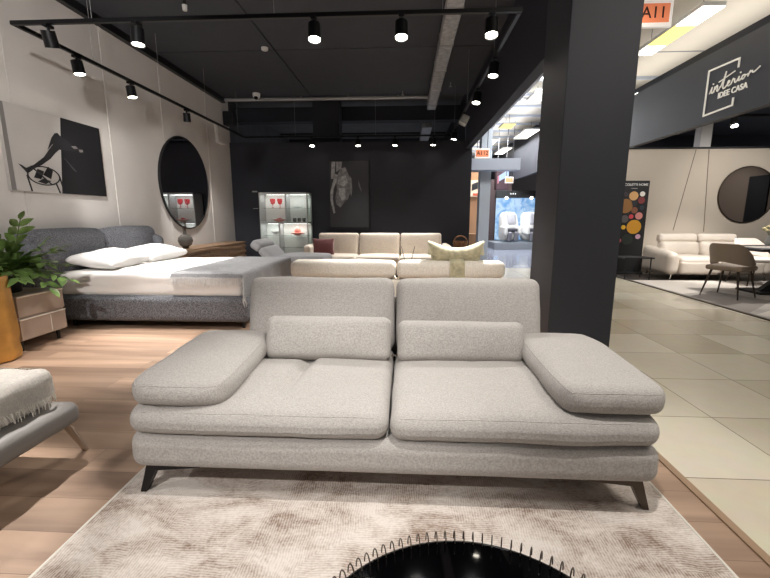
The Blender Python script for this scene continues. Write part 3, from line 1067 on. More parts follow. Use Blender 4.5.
pot = thing('potted_plant', 'leafy green plant in a dark pot on the taupe nightstand', 'plant', (-3.78, 3.60, 0.522))
bm = BM(); lathe(bm, [(0.075, 0), (0.085, 0.01), (0.10, 0.13), (0.10, 0.14), (0.09, 0.14), (0.085, 0.11)], 28); link('pot', bm, M_pot, pot)
bm = BM(); lathe(bm, [(0.088, 0.10), (0.088, 0.112)], 24); link('soil', bm, M_soil, pot)
rnd = random.Random(21)
def frond(pts, n_leaf, size):
    path = catmull(pts, 8)
    bm = BM(); tube(bm, path, 0.007, 6, r_end=0.003); st = link('stem', bm, M_stem, pot)
    bm = BM()
    m = len(path)
    for k in range(n_leaf):
        f = 0.22 + 0.76 * k / (n_leaf - 1)
        i = min(m - 2, int(f * (m - 1)))
        p = path[i]
        t = (path[i + 1] - path[i]).normalized()
        side = t.cross(Vector((0, 0, 1)))
        if side.length < 0.1:
            side = Vector((1, 0, 0))
        side.normalize()
        nrm = side.cross(t).normalized()
        for s in ((-1, 1) if k < n_leaf - 1 else (0,)):
            d = (side * s * 0.9 + t * (0.75 if s else 1.2) + nrm * rnd.uniform(-0.25, 0.45)).normalized()
            L = size * rnd.uniform(0.85, 1.25)
            wv = d.cross(nrm).normalized()
            n2 = wv.cross(d).normalized()
            W = L * 0.27
            prof = [(0.0, 0.02), (0.2, 0.7), (0.45, 1.0), (0.7, 0.75), (0.88, 0.36), (1.0, 0.02)]
            rows = []
            for q_, ww in prof:
                cpt = p + d * L * q_ - n2 * (0.15 * L * q_ * q_)
                rows.append([bm.verts.new(cpt - wv * W * ww + n2 * W * 0.25 * ww), bm.verts.new(cpt), bm.verts.new(cpt + wv * W * ww + n2 * W * 0.25 * ww)])
            for A, B in zip(rows, rows[1:]):
                for c_ in (0, 1):
                    bm.faces.new((A[c_], A[c_ + 1], B[c_ + 1], B[c_]))
    bmesh.ops.solidify(bm, geom=list(bm.faces), thickness=0.0012)
    link('leaves', bm, M_leaf, st)
# stems reach up and out over the gold planter and the drawers (local coordinates)
specs = [((0.02, -0.02), (0.14, -0.02, 0.46), (0.25, -0.04, 0.70), 10),
         ((0.02, -0.03), (0.06, -0.16, 0.40), (0.12, -0.28, 0.62), 10),
         ((0.03, 0.02), (0.22, 0.08, 0.32), (0.42, 0.16, 0.40), 10),
         ((0.04, 0.0), (0.28, 0.06, 0.20), (0.52, 0.10, 0.10), 10),
         ((0.04, -0.03), (0.26, -0.04, 0.22), (0.46, -0.06, 0.04), 9),
         ((0.02, 0.04), (0.16, 0.18, 0.24), (0.30, 0.32, 0.22), 9),
         ((0.0, -0.04), (0.12, -0.24, 0.28), (0.22, -0.42, 0.24), 10),
         ((0.02, -0.04), (0.24, -0.20, 0.22), (0.42, -0.30, 0.16), 9),
         ((-0.02, 0.0), (-0.06, -0.10, 0.36), (-0.04, -0.26, 0.52), 9),
         ((0.0, 0.03), (0.08, 0.14, 0.34), (0.16, 0.24, 0.44), 9),
         ((0.03, 0.0), (0.20, 0.0, 0.28), (0.44, -0.02, 0.28), 10)]
for (bx, by), md, en, nl in specs:
    frond([(bx, by, 0.10), (bx * 1.5 + md[0] * 0.3, by + md[1] * 0.3, 0.10 + md[2] * 0.5), md, en], nl, 0.125)

gv = thing('planter_vase', 'tall hammered gold floor planter at the left edge beside the nightstand', 'vase', (-3.58, 3.145, 0))
bm = BM()
lathe(bm, [(0.17, 0.0), (0.195, 0.015), (0.203, 0.06), (0.192, 0.14), (0.203, 0.22), (0.200, 0.32), (0.195, 0.46), (0.190, 0.60), (0.184, 0.70), (0.182, 0.735), (0.174, 0.738), (0.171, 0.70)], 48, cap1=False, flute=(0.018, 9))
link('vase_body', bm, M_gold, gv)
bm = BM(); lathe(bm, [(0.172, 0.688), (0.172, 0.70)], 32); link('soil', bm, M_soil, gv)

# ---------------------------------------------------------------- daybed at lower left with oat throw
db = thing('daybed', 'grey leather daybed bench with chrome leg at the lower left edge', 'daybed', (-2.28, 1.15, 0))
bm = BM()
def dbf(x, y, z):
    e = 0.0
    if x > 0.55:
        e = 0.008 * math.sin(y * 40)
    return (e * 0.6, 0, e * 0.5)
soft(bm, (0, 0, 0.245), (1.22, 1.42, 0.115), 0.045, (0, 0, 0), 18, 4, fn=dbf)
link('leather_base', bm, M_grey_leather, db)
bm = BM()
soft(bm, (-0.05, -0.01, 0.378), (1.12, 1.36, 0.160), 0.05, (0, 0, 0.012), 10, 4, wrinkle=0.004)
link('cushion', bm, M_throw2, db)
for sx in (-1, 1):
    for sy in (-1, 1):
        bm = BM(); cyl(bm, (sx * 0.555, sy * 0.655, 0.20), (sx * 0.575, sy * 0.735, 0.0), 0.020, 0.013, 14); link('leg', bm, M_chrome, db)
rnd = random.Random(5)
th2, ey2, ex2 = drape('throw_blanket', -2.75, -1.655, 0.55, 1.80, -1.80, 0.4, 0.480, 0, 0, M_throw2, amp=0.008)
tag(th2, 'oat wool throw blanket with fringe draped over the daybed', 'blanket')
fringe(ex2, 0.05, M_fringe2, th2, (1, 0, 0), rnd)
fringe([v for v in [Vector((-2.75 + (0.93) * i / 30, 1.802, 0.487)) for i in range(31)]], 0.06, M_fringe2, th2, (0, 1, 0), rnd, droop=0.2)

# ---------------------------------------------------------------- left wall: print and round mirror
pic = thing('wall_print', 'black and white print of stockinged legs over a chair on the left wall', 'picture', (-4.15, 4.78, 1.95))
def on_left(pts, z0, d):
    bm = BM()
    poly(bm, [(y - 4.78, z - 1.95) for y, z in pts], d, FACE_PLUSX((0, 0, 0)), z0)
    return bm
M_ink = mat('print_black', (24, 24, 27), 0.5)
M_ink2 = mat('print_dark', (38, 37, 40), 0.5)
M_paper = mat('print_white', (182, 178, 175), 0.6, var=(2, 0.05))
M_grey1 = mat('print_grey', (120, 116, 114), 0.6)
bm = BM(); box(bm, (0.017, 0, 0), (0.034, 1.36, 0.89), 0.002); link('canvas', bm, M_paper, pic, smooth=False)
link('dark_half', on_left([(4.846, 2.393), (5.456, 2.393), (5.456, 1.507), (4.73, 1.507)], 0.034, 0.002), M_ink, pic, smooth=False)
link('light_edge', on_left([(4.105, 2.39), (4.15, 2.39), (4.16, 1.51), (4.105, 1.51)], 0.034, 0.001), M_grey1, pic, smooth=False)
lgA = [(4.217, 1.788), (4.254, 1.78), (4.302, 1.754), (4.399, 1.798), (4.542, 1.899), (4.637, 2.006), (4.706, 2.079), (4.766, 2.09), (4.973, 2.086), (5.102, 2.08), (4.989, 2.032), (4.765, 2.013), (4.705, 1.966), (4.629, 1.892), (4.506, 1.811), (4.414, 1.764), (4.334, 1.71), (4.303, 1.701), (4.27, 1.738)]
lgB = [(4.605, 1.988), (4.682, 2.135), (4.73, 2.191), (4.773, 2.205), (4.819, 2.17), (4.977, 2.11), (4.921, 2.077), (4.754, 2.088), (4.68, 2.06)]
link('printed_leg', on_left(lgB, 0.0365, 0.001), M_ink2, pic, smooth=False)
link('printed_leg', on_left(lgA, 0.0375, 0.001), M_ink2, pic, smooth=False)
link('printed_highlight', on_left([(4.95, 2.085), (5.02, 2.098), (5.05, 2.07), (4.985, 2.06)], 0.039, 0.0006), M_grey1, pic, smooth=False)
link('printed_highlight', on_left([(5.06, 2.06), (5.12, 2.07), (5.13, 2.04), (5.075, 2.03)], 0.039, 0.0006), M_grey1, pic, smooth=False)
link('printed_highlight', on_left([(4.80, 1.95), (5.0, 1.78), (4.95, 1.79)], 0.037, 0.0006), mat('print_mid', (70, 68, 70), 0.6), pic, smooth=False)
bm = BM()
tube(bm, [FACE_PLUSX((0, 0, 0)) @ Vector((x - 4.78, y - 1.95, 0.037)) for x, y in circle_pts(4.515, 1.69, 0.205, 0.10, 40)], 0.007, 6, True)
for a, b in (((4.30, 1.68), (4.335, 1.51)), ((4.66, 1.62), (4.70, 1.51)), ((4.72, 1.70), (4.76, 1.52)), ((4.36, 1.78), (4.60, 1.60))):
    tube(bm, [FACE_PLUSX((0, 0, 0)) @ Vector((p[0] - 4.78, p[1] - 1.95, 0.037)) for p in (a, b)], 0.008, 6)
for q_ in ([(4.38, 1.66), (4.44, 1.76), (4.52, 1.74), (4.47, 1.65)], [(4.50, 1.70), (4.58, 1.80), (4.64, 1.76), (4.60, 1.66)], [(4.42, 1.62), (4.52, 1.60), (4.60, 1.64), (4.50, 1.66)]):
    poly(bm, [(x - 4.78, y - 1.95) for x, y in q_], 0.001, FACE_PLUSX((0, 0, 0)), 0.0362)
link('printed_chair', bm, M_ink, pic)

mir = thing('round_mirror', 'large round dark-framed mirror on the left wall above the wooden sideboard', 'mirror', (-4.15, 7.56, 1.845))
bm = BM()
lathe(bm, [(0.80, 0.0), (0.835, 0.0), (0.84, 0.012), (0.835, 0.035), (0.82, 0.038), (0.815, 0.03)], 72)
for v in bm.verts:
    v.co = Vector((v.co.z, v.co.x, v.co.y))
link('frame', bm, M_matte_black, mir)
bm = BM()
poly(bm, circle_pts(0, 0, 0.816, n=72), 0.002, FACE_PLUSX((0.031, 0, 0)))
link('mirror_glass', bm, M_mirror, mir, smooth=False)

# ---------------------------------------------------------------- sideboard with vase
sb = thing('sideboard', 'walnut sideboard with wavy slatted doors under the left wall mirror', 'sideboard', (-3.90, 7.75, 0))
bm = BM(); box(bm, (0, 0, 0.36), (0.44, 2.55, 0.58), 0.006); link('body', bm, M_side, sb, smooth=False)
bm = BM(); box(bm, (0.01, 0, 0.67), (0.47, 2.58, 0.035), 0.005); link('top', bm, M_side, sb, smooth=False)
for k in range(3):
    yc = -0.84 + 0.84 * k
    bm = BM()
    box(bm, (0.226, yc, 0.36), (0.012, 0.82, 0.56))
    for j in range(5):
        z0 = 0.12 + j * 0.113
        for i in range(10):
            ya = yc - 0.41 + 0.082 * i
            f = lambda y: 0.03 * math.sin((y + 1.3) * 2.1)
            a = [(0.232, z0 + f(ya)), (0.262, z0 + 0.02 + f(ya)), (0.262, z0 + 0.055 + f(ya)), (0.232, z0 + 0.075 + f(ya))]
            b = [(0.232, z0 + f(ya + 0.082)), (0.262, z0 + 0.02 + f(ya + 0.082)), (0.262, z0 + 0.055 + f(ya + 0.082)), (0.232, z0 + 0.075 + f(ya + 0.082))]
            va = [bm.verts.new((x, ya, z)) for x, z in a]
            vb = [bm.verts.new((x, ya + 0.082, z)) for x, z in b]
            for q_ in range(4):
                bm.faces.new((va[q_], vb[q_], vb[(q_ + 1) % 4], va[(q_ + 1) % 4]))
    bmesh.ops.recalc_face_normals(bm, faces=bm.faces)
    link('door', bm, M_side, sb, smooth=False)
for sx in (-0.15, 0.15):
    for sy in (-1.1, 1.1):
        bm = BM(); cyl(bm, (sx, sy, 0.07), (sx, sy, 0), 0.02, 0.016, 10); link('leg', bm, M_matte_black, sb)
vz = thing('glass_vase', 'round smoked glass vase with short reeds on the near end of the sideboard', 'vase', (-3.88, 6.92, 0.6875))
bm = BM(); lathe(bm, [(0.055, 0), (0.06, 0.012), (0.045, 0.02)], 28); link('base', bm, M_bronze, vz)
bm = BM(); lathe(bm, [(0.045, 0.02), (0.10, 0.06), (0.125, 0.13), (0.112, 0.19), (0.065, 0.235), (0.03, 0.245), (0.028, 0.30)], 32, cap1=False); link('globe', bm, mat('smoky_vase', (92, 88, 84), 0.12, coat=0.5), vz)
for k in range(4):
    a = k * 1.7
    bm = BM(); tube(bm, [(0, 0, 0.10), (0.035 * math.cos(a), 0.035 * math.sin(a), 0.47)], 0.006, 6); link('reed', bm, M_bronze, vz)

# ---------------------------------------------------------------- back wall: print, two small plates, vitrine
bp_ = thing('wall_print', 'dark print of a bare male torso on the black back wall', 'picture', (-1.345, 9.65, 1.75))
bm = BM(); box(bm, (0, -0.02, 0), (0.95, 0.04, 1.55), 0.003); link('frame', bm, M_matte_black, bp_, smooth=False)
def on_back(pts, z0, d):
    bm = BM(); poly(bm, [(x + 1.345, z - 1.75) for x, z in pts], d, FACE_FRONT((0, -0.04, 0)), z0); return bm
bm = BM(); poly(bm, [(-0.455, -0.755), (0.455, -0.755), (0.455, 0.755), (-0.455, 0.755)], 0.001, FACE_FRONT((0, -0.04, 0))); link('printed_sheet', bm, mat('print_charcoal', (46, 46, 52), 0.6), bp_, smooth=False)
tones = {}
def tone(v):
    if v not in tones:
        tones[v] = mat('print_tone', (v + 30, v + 30, v + 31), 0.6, var=(14, 0.35))
    return tones[v]
for pts, v, z0 in (([(-1.742, 2.49), (-1.655, 2.49), (-1.684, 2.107), (-1.764, 2.107)], 120, 0.001),
                   ([(-1.635, 2.49), (-1.497, 2.49), (-1.52, 2.334), (-1.641, 2.259)], 105, 0.001),
                   ([(-1.54, 2.334), (-1.421, 2.372), (-1.383, 2.277), (-1.345, 2.181), (-1.308, 1.99), (-1.311, 1.836), (-1.373, 1.643), (-1.434, 1.604), (-1.558, 1.448), (-1.657, 1.527), (-1.673, 1.683), (-1.629, 1.876), (-1.646, 2.03), (-1.623, 2.183)], 82, 0.0015),
                   ([(-1.661, 2.221), (-1.603, 2.183), (-1.646, 2.03), (-1.709, 1.876), (-1.734, 1.644), (-1.681, 1.331), (-1.722, 1.311), (-1.788, 1.605), (-1.791, 1.799), (-1.725, 2.03)], 120, 0.0025),
                   ([(-1.603, 2.145), (-1.424, 2.182), (-1.367, 2.029), (-1.468, 1.933), (-1.607, 1.991)], 125, 0.0026),
                   ([(-1.589, 1.895), (-1.429, 1.895), (-1.434, 1.643), (-1.514, 1.604), (-1.591, 1.76)], 130, 0.0026),
                   ([(-1.52, 2.345), (-1.43, 2.36), (-1.41, 2.27), (-1.48, 2.25)], 112, 0.0026),
                   ([(-1.33, 2.18), (-1.28, 2.10), (-1.27, 1.85), (-1.30, 1.7), (-1.33, 1.9)], 92, 0.0022),
                   ([(-1.13, 2.10), (-1.10, 2.0), (-1.05, 1.85), (-1.06, 1.80), (-1.12, 1.95)], 70, 0.0015)):
    link('printed_torso' if z0 > 0.001 else 'printed_curtain', on_back(pts, z0, 0.0006), tone(v), bp_, smooth=False)

for k, (z, lab) in enumerate(((1.835, 'small pale wall plate left of the vitrine, the upper of two'), (1.44, 'small dim wall plate left of the vitrine, the lower of two'))):
    t = thing('wall_plate', lab, 'wall plate', (-3.60, 9.65, z), group='wall plates beside the vitrine')
    bm = BM(); box(bm, (0, -0.01, 0), (0.17, 0.02, 0.07), 0.004); link('back_plate', bm, M_matte_black, t, smooth=False)
    bm = BM(); box(bm, (0, -0.022, -0.01), (0.12, 0.008, 0.03 if k == 0 else 0.012), 0.002); link('label_strip', bm, M_greyframe, t, smooth=False)

vt = thing('display_cabinet', 'glass-fronted grey display cabinet against the black back wall', 'cabinet', (-2.80, 9.40, 0))
# local x -0.55..0.55, y -0.2 (front) .. 0.2, z 0..1.77
W2, D2, H2 = 0.56, 0.20, 1.78
bm = BM(); box(bm, (0, D2 - 0.01, H2 / 2 + 0.03), (2 * W2, 0.02, H2 - 0.06)); link('back_panel', bm, M_cabback, vt, smooth=False)
bm = BM(); box(bm, (-W2 + 0.012, 0, H2 / 2), (0.024, 2 * D2, H2)); link('side_panel', bm, M_greyframe, vt, smooth=False)
bm = BM(); box(bm, (W2 - 0.006, 0, H2 / 2), (0.008, 2 * D2 - 0.03, H2 - 0.05)); link('side_glass', bm, M_frost, vt, smooth=False)
for y in (-D2 + 0.012, D2 - 0.012):
    bm = BM(); box(bm, (W2 - 0.012, y, H2 / 2), (0.024, 0.024, H2)); link('corner_post', bm, M_greyframe, vt, smooth=False)
for z in (0.03, H2 - 0.012):
    bm = BM(); box(bm, (0, 0, z), (2 * W2, 2 * D2, 0.03 if z > 1 else 0.06)); link('top' if z > 1 else 'plinth', bm, M_greyframe, vt, smooth=False)
bm = BM(); box(bm, (0, 0, 1.10), (2 * W2 - 0.05, 2 * D2 - 0.03, 0.035)); link('middle_rail', bm, M_greyframe, vt, smooth=False)
bm = BM(); box(bm, (0.05, -0.03, 1.44), (0.03, 2 * D2 - 0.09, 0.64)); link('divider', bm, M_greyframe, vt, smooth=False)
bm = BM(); box(bm, (-0.12, -0.03, 0.57), (0.03, 2 * D2 - 0.09, 1.02)); link('divider', bm, M_greyframe, vt, smooth=False)
SH = {}
for nm, x0, x1, z in (('a', -0.53, 0.03, 1.43), ('b', 0.07, 0.53, 1.43), ('c', -0.53, -0.14, 0.80), ('d', -0.10, 0.53, 0.80), ('e', -0.10, 0.53, 0.52), ('f', -0.53, -0.14, 0.45)):
    bm = BM(); box(bm, ((x0 + x1) / 2, 0.02, z), (x1 - x0, 0.28, 0.010)); link('shelf', bm, M_frost, vt, smooth=False)
for x0, x1, z0, z1 in ((-0.535, 0.045, 1.125, 1.75), (0.055, 0.535, 1.125, 1.75), (-0.535, -0.125, 0.07, 1.075), (-0.115, 0.535, 0.07, 1.075)):
    bm = BM(); box(bm, ((x0 + x1) / 2, -D2 + 0.004, (z0 + z1) / 2), (x1 - x0 - 0.004, 0.006, z1 - z0)); d = link('door_glass', bm, M_glass, vt, smooth=False)
bm = BM(); box(bm, (0, 0.165, H2 - 0.035), (1.0, 0.012, 0.010)); link('light_strip', bm, emit_mat('cabinet_light', (245, 250, 245), 3), vt, smooth=False)
bm = BM(); box(bm, (0, 0.165, 1.075), (1.0, 0.012, 0.010)); link('light_strip', bm, bpy.data.materials['cabinet_light'], vt, smooth=False)
for z_, pw_ in ((1.735, 4.5), (1.06, 5.5)):
    area_light((-2.80, 9.36, z_), 1.0, 0.2, pw_, (0.96, 1.0, 0.95))
def on_shelf(name, label, cat, prof, x, z, m, group=None, y=9.38, n=20):
    bm = BM(); lathe(bm, prof, n)
    return tag(link(name, bm, m, None, loc=(-2.80 + x, y, z)), label, cat, group)
GOB = [(0.032, 0), (0.034, 0.004), (0.006, 0.012), (0.006, 0.075), (0.045, 0.10), (0.062, 0.17), (0.056, 0.21), (0.052, 0.21), (0.058, 0.17), (0.04, 0.105)]
on_shelf('wine_glass', 'red goblet at the left on the top shelf of the display cabinet', 'glass', GOB, -0.30, 1.436, M_red_glass, 'red goblets in the display cabinet')
on_shelf('wine_glass', 'red goblet at the right on the top shelf of the display cabinet', 'glass', GOB, -0.13, 1.436, M_red_glass, 'red goblets in the display cabinet')
BOWL = [(0.05, 0), (0.055, 0.006), (0.11, 0.03), (0.155, 0.06), (0.15, 0.062), (0.10, 0.038), (0.03, 0.03)]
on_shelf('bowl', 'coral bowl on the lower left shelf of the upper cabinet half, beneath the red goblets', 'bowl', BOWL, -0.16, 1.119, M_coral)
bm = BM(); lathe(bm, [(0.06, 0.0), (0.065, 0.03), (0.02, 0.06)], 20); tag(link('ornament', bm, M_red_glass, None, loc=(-2.96, 9.38, 1.155)), 'small red glass dome sitting in the coral bowl', 'ornament')
on_shelf('lamp_bowl', 'coral dish with pointed lid on the lower right shelf of the display cabinet', 'dish', [(0.05, 0), (0.06, 0.008), (0.15, 0.05), (0.155, 0.065), (0.07, 0.075), (0.075, 0.12), (0.045, 0.18), (0.01, 0.205)], 0.26, 0.806, M_coral)
on_shelf('plate', 'small clear plate on the upper right shelf of the display cabinet', 'plate', [(0.05, 0), (0.06, 0.004), (0.14, 0.02), (0.14, 0.026), (0.06, 0.012)], 0.28, 1.436, M_frost)
for k, (x, lab) in enumerate(((0.20, 'left of the three small tumblers under the clear plate'), (0.31, 'middle of the three small tumblers under the clear plate'), (0.42, 'right of the three small tumblers under the clear plate'))):
    on_shelf('tumbler', 'dark glass, ' + lab, 'glass', [(0.03, 0), (0.036, 0.004), (0.042, 0.09), (0.038, 0.09), (0.032, 0.008)], x, 1.119, M_smoke, 'tumblers in the display cabinet')
on_shelf('bowl', 'white footed bowl on the lower left shelf of the display cabinet', 'bowl', [(0.04, 0), (0.045, 0.005), (0.02, 0.02), (0.09, 0.07), (0.10, 0.10), (0.095, 0.10), (0.05, 0.05)], -0.26, 0.806, M_white)

# ---------------------------------------------------------------- grey recliner chaise
ch = thing('chaise', 'light grey recliner chaise with raised headrest between the bed and the cabinet', 'chaise', (-2.07, 7.25, 0.0))
bm = BM(); soft(bm, (0, 0, 0.24), (1.25, 0.85, 0.24), 0.06, mid=8); link('base', bm, M_greyfab, ch)
bm = BM(); soft(bm, (0.22, 0, 0.45), (0.90, 0.80, 0.20), 0.07, (0, 0, 0.03), 10, 5, wrinkle=0.004); link('seat_cushion', bm, M_greyfab, ch)
bm = BM(); soft(bm, (-0.36, 0, 0.56), (0.15, 0.78, 0.34), 0.06, (0.015, 0, 0.0), 10, 5, rot=(0, R(-42), 0), wrinkle=0.003); link('backrest', bm, M_greyfab, ch)
bm = BM(); soft(bm, (-0.545, 0, 0.735), (0.15, 0.76, 0.20), 0.055, (0.015, 0, 0.0), 10, 5, rot=(0, R(-52), 0), wrinkle=0.003); link('headrest', bm, M_greyfab, ch)
for sx in (-0.5, 0.5):
    for sy in (-0.33, 0.33):
        bm = BM(); cyl(bm, (sx, sy, 0.13), (sx, sy, 0), 0.018, 0.014, 10); link('leg', bm, M_black_metal, ch)

# ---------------------------------------------------------------- right store furniture
bm = BM(); box(bm, (6.6, 6.2, 0.006), (4.36, 3.7, 0.012), 0.003)
rg2 = tag(link('rug', bm, M_rug2, smooth=False), 'grey patterned rug under the dining table in the right shop', 'rug')
M_rug_l = mat('rug_light_block', (205, 196, 186), 0.95, bump=(80, 0.4))
M_rug_d = mat('rug_dark_block', (140, 132, 126), 0.95, bump=(80, 0.4))
for pts, m in (([(4.44, 6.4), (5.1, 6.9), (5.4, 6.1), (4.44, 5.3)], M_rug_d), ([(4.44, 5.2), (5.3, 5.75), (5.9, 5.3), (4.9, 4.5)], M_rug_l), ([(4.45, 8.02), (6.4, 8.02), (6.0, 7.3), (4.45, 6.6)], M_rug_l), ([(5.3, 5.7), (6.4, 6.3), (6.8, 5.0), (5.8, 5.2)], M_rug_d)):
    bm = BM(); poly(bm, pts, 0.0008, None, 0.012); link('woven_block', bm, m, rg2, smooth=False)

rs = thing('sofa', 'cream leather recliner sofa with headrests against the right shop wall', 'sofa', (6.17, 8.66, 0))
# local x -0.86..0.86
LW = 1.02
for i, x in enumerate((-0.40, 0.40)):
    bm = BM(); soft(bm, (x, -0.10, 0.33), (0.785, 0.84, 0.24), 0.07, (0, 0.02, 0.025), 10, 5, wrinkle=0.006, seed=i); link('seat_cushion', bm, M_leather, rs)
    bm = BM(); soft(bm, (x, -0.48, 0.245), (0.785, 0.12, 0.26), 0.05, (0, 0.015, 0), 10, 5, wrinkle=0.006, seed=i + 2); link('footrest_panel', bm, M_leather, rs)
    bm = BM(); soft(bm, (x, 0.22, 0.56), (0.785, 0.22, 0.32), 0.08, (0, 0.035, 0), 10, 5, rot=(R(-12), 0, 0), wrinkle=0.006, seed=i + 4); link('back_cushion', bm, M_leather, rs)
    bm = BM(); soft(bm, (x, 0.30, 0.785), (0.785, 0.17, 0.19), 0.065, (0, 0.02, 0), 10, 5, rot=(R(-14), 0, 0), wrinkle=0.004, seed=i + 6); link('headrest', bm, M_leather, rs)
bm = BM(); soft(bm, (0, 0.05, 0.20), (1.70, 0.90, 0.18), 0.04, mid=6); link('base', bm, M_leather, rs)
for sx in (-1, 1):
    bm = BM()
    def of(x, y, z):
        k = max(0, z) * (1.0 if y > 0 else 0.6)
        return (0, 0, 0.09 * max(0, (y + 0.45) / 0.9) if z > 0 else 0)
    soft(bm, (sx * 0.90, -0.03, 0.32), (0.22, 0.98, 0.42), 0.09, (0.02, 0, 0.02), 10, 5, fn=of, wrinkle=0.006); link('armrest', bm, M_leather, rs)
    for sy in (-0.42, 0.38):
        bm = BM(); cyl(bm, (sx * 0.88, sy, 0.12), (sx * 0.92, sy - 0.03, 0), 0.02, 0.012, 12); link('leg', bm, M_chrome, rs)

st_ = thing('side_table', 'small black metal side table in front of the swatch display board', 'side table', (4.60, 8.35, 0))
bm = BM(); box(bm, (0, 0, 0.43), (0.58, 0.40, 0.025), 0.006); link('tabletop', bm, M_matte_black, st_, smooth=False)
for sx in (-0.24, 0.24):
    for sy in (-0.16, 0.16):
        bm = BM(); cyl(bm, (sx, sy, 0.42), (sx, sy, 0.0), 0.012, 0.012, 8); link('leg', bm, M_matte_black, st_)

sd = thing('display_board', 'tall black board with coloured round swatches beside the pillar', 'board', (4.84, 9.06, 0))
bm = BM(); box(bm, (0, 0.03, 1.0), (0.62, 0.05, 1.98), 0.004); link('board', bm, M_matte_black, sd, smooth=False)
bm = BM(); box(bm, (0, 0.10, 0.02), (0.62, 0.40, 0.04), 0.004); link('foot_plate', bm, M_matte_black, sd, smooth=False)
sw = [(4.843, 1.673, 0.094, (206, 160, 104)), (5.02, 1.714, 0.052, (226, 220, 212)), (4.68, 1.706, 0.047, (56, 44, 50)), (5.012, 1.581, 0.071, (126, 54, 56)),
      (4.673, 1.462, 0.151, (142, 100, 52)), (4.872, 1.522, 0.057, (40, 44, 52)), (4.888, 1.374, 0.066, (124, 76, 52)), (5.038, 1.429, 0.047, (46, 54, 64)),
      (4.834, 1.239, 0.047, (196, 66, 76)), (4.993, 1.253, 0.075, (202, 132, 126)), (4.701, 1.188, 0.08, (84, 80, 80)), (4.692, 1.01, 0.047, (226, 176, 44)),
      (4.912, 1.02, 0.151, (204, 146, 40)), (5.018, 0.812, 0.052, (198, 154, 176)), (4.628, 0.726, 0.047, (176, 84, 92)), (4.802, 0.75, 0.113, (38, 46, 42))]
for x, z, r, c in sw:
    x = max(x, 4.54 + r)
    bm = BM(); poly(bm, circle_pts(x - 4.84, z, r, n=28), 0.006, FACE_FRONT((0, 0.005, 0))); link('swatch', bm, mat('swatch', c, 0.6), sd, smooth=False)
text_mesh('lettering', 'NICOLETTI HOME', 0.068, FACE_FRONT((-0.0, 0.004, 1.905)), M_white, 0.003, sd, bold=0.001)
bm = BM(); box(bm, (0, 0.003, 1.83), (0.13, 0.004, 0.012)); link('grey_line', bm, M_greyframe, sd, smooth=False)

mr = thing('round_mirror', 'round mirror with thin bronze rim on the right shop wall', 'mirror', (7.60, 9.65, 1.72))
bm = BM(); lathe(bm, [(0.59, 0), (0.62, 0), (0.625, 0.01), (0.62, 0.03), (0.605, 0.032), (0.60, 0.026)], 64)
for v in bm.verts:
    v.co = Vector((v.co.x, -v.co.z, v.co.y))
bmesh.ops.recalc_face_normals(bm, faces=bm.faces)
link('frame', bm, M_bronze, mr)
bm = BM(); poly(bm, circle_pts(0, 0, 0.602, n=64), 0.002, FACE_FRONT((0, -0.026, 0))); link('mirror_glass', bm, M_mirror, mr, smooth=False)

# dining table
dt = thing('dining_table', 'dark dining table with crossed slab base at the right edge', 'table', (6.25, 6.75, 0.0135))
bm = BM(); box(bm, (0, 0, 0.725), (1.95, 1.0, 0.045), 0.01); link('tabletop', bm, M_darkwood, dt, smooth=False)
for s in (-1, 1):
    bm = BM(); poly(bm, [(-0.62 * s, 0.0), (-0.40 * s, 0.0), (0.45 * s, 0.70), (0.22 * s, 0.70)], 0.09, FACE_FRONT((0.0, 0.09 * (s < 0) + 0.005 * s, 0)))
    link('leg', bm, M_matte_black, dt, smooth=False)
bm = BM(); box(bm, (0, 0.045, 0.02), (1.3, 0.5, 0.04), 0.01); link('base_plate', bm, M_matte_black, dt, smooth=False)

def dining_chair(label, loc, rz, m, lm, grp='dining chairs at the dark table'):
    """faces local -Y... backrest at +Y"""
    t = thing('dining_chair', label, 'chair', loc, rz, grp)
    bm = BM(); soft(bm, (0, 0, 0.45), (0.48, 0.48, 0.07), 0.03, (0, 0, 0.015), 8, 4); link('seat', bm, m, t)
    # wrap-around shell back
    bm = BM()
    N = 26
    g = []
    for i in range(N + 1):
        a = R(-112 + 224 * i / N)
        k = abs(i / N - 0.5) * 2
        top = 0.82 - 0.33 * max(0, (k - 0.34) / 0.66) ** 1.1
        bot = 0.555 - 0.10 * k
        col = []
        for j in range(7):
            z = bot + (top - bot) * j / 6
            rr = 0.255 + 0.05 * (z - 0.45) / 0.37
            col.append(bm.verts.new((rr * math.sin(a), rr * math.cos(a) * 1.0 + 0.03 * (z - 0.45), z)))
        g.append(col)
    for i in range(N):
        for j in range(6):
            bm.faces.new((g[i][j], g[i + 1][j], g[i + 1][j + 1], g[i][j + 1]))
    bmesh.ops.recalc_face_normals(bm, faces=bm.faces)
    bmesh.ops.solidify(bm, geom=list(bm.faces), thickness=0.03)
    link('backrest', bm, m, t)
    for sx in (-1, 1):
        for sy in (-1, 1):
            bm = BM(); cyl(bm, (sx * 0.17, sy * 0.17, 0.425), (sx * 0.25, sy * 0.25, 0.0), 0.018, 0.010, 10); link('leg', bm, lm, t)
    return t
dining_chair('taupe leather dining chair with curved back in front of the dark table', (5.0, 6.42, 0.0165), R(118), M_taupe_leather, M_bronze)
dining_chair('white leather dining chair behind the dark table', (6.34, 7.66, 0.0165), R(0), M_white_leather, M_bronze)
dining_chair('taupe leather dining chair half hidden at the right edge beyond the table base', (7.15, 7.65, 0.0165), R(-10), M_taupe_leather, M_bronze)

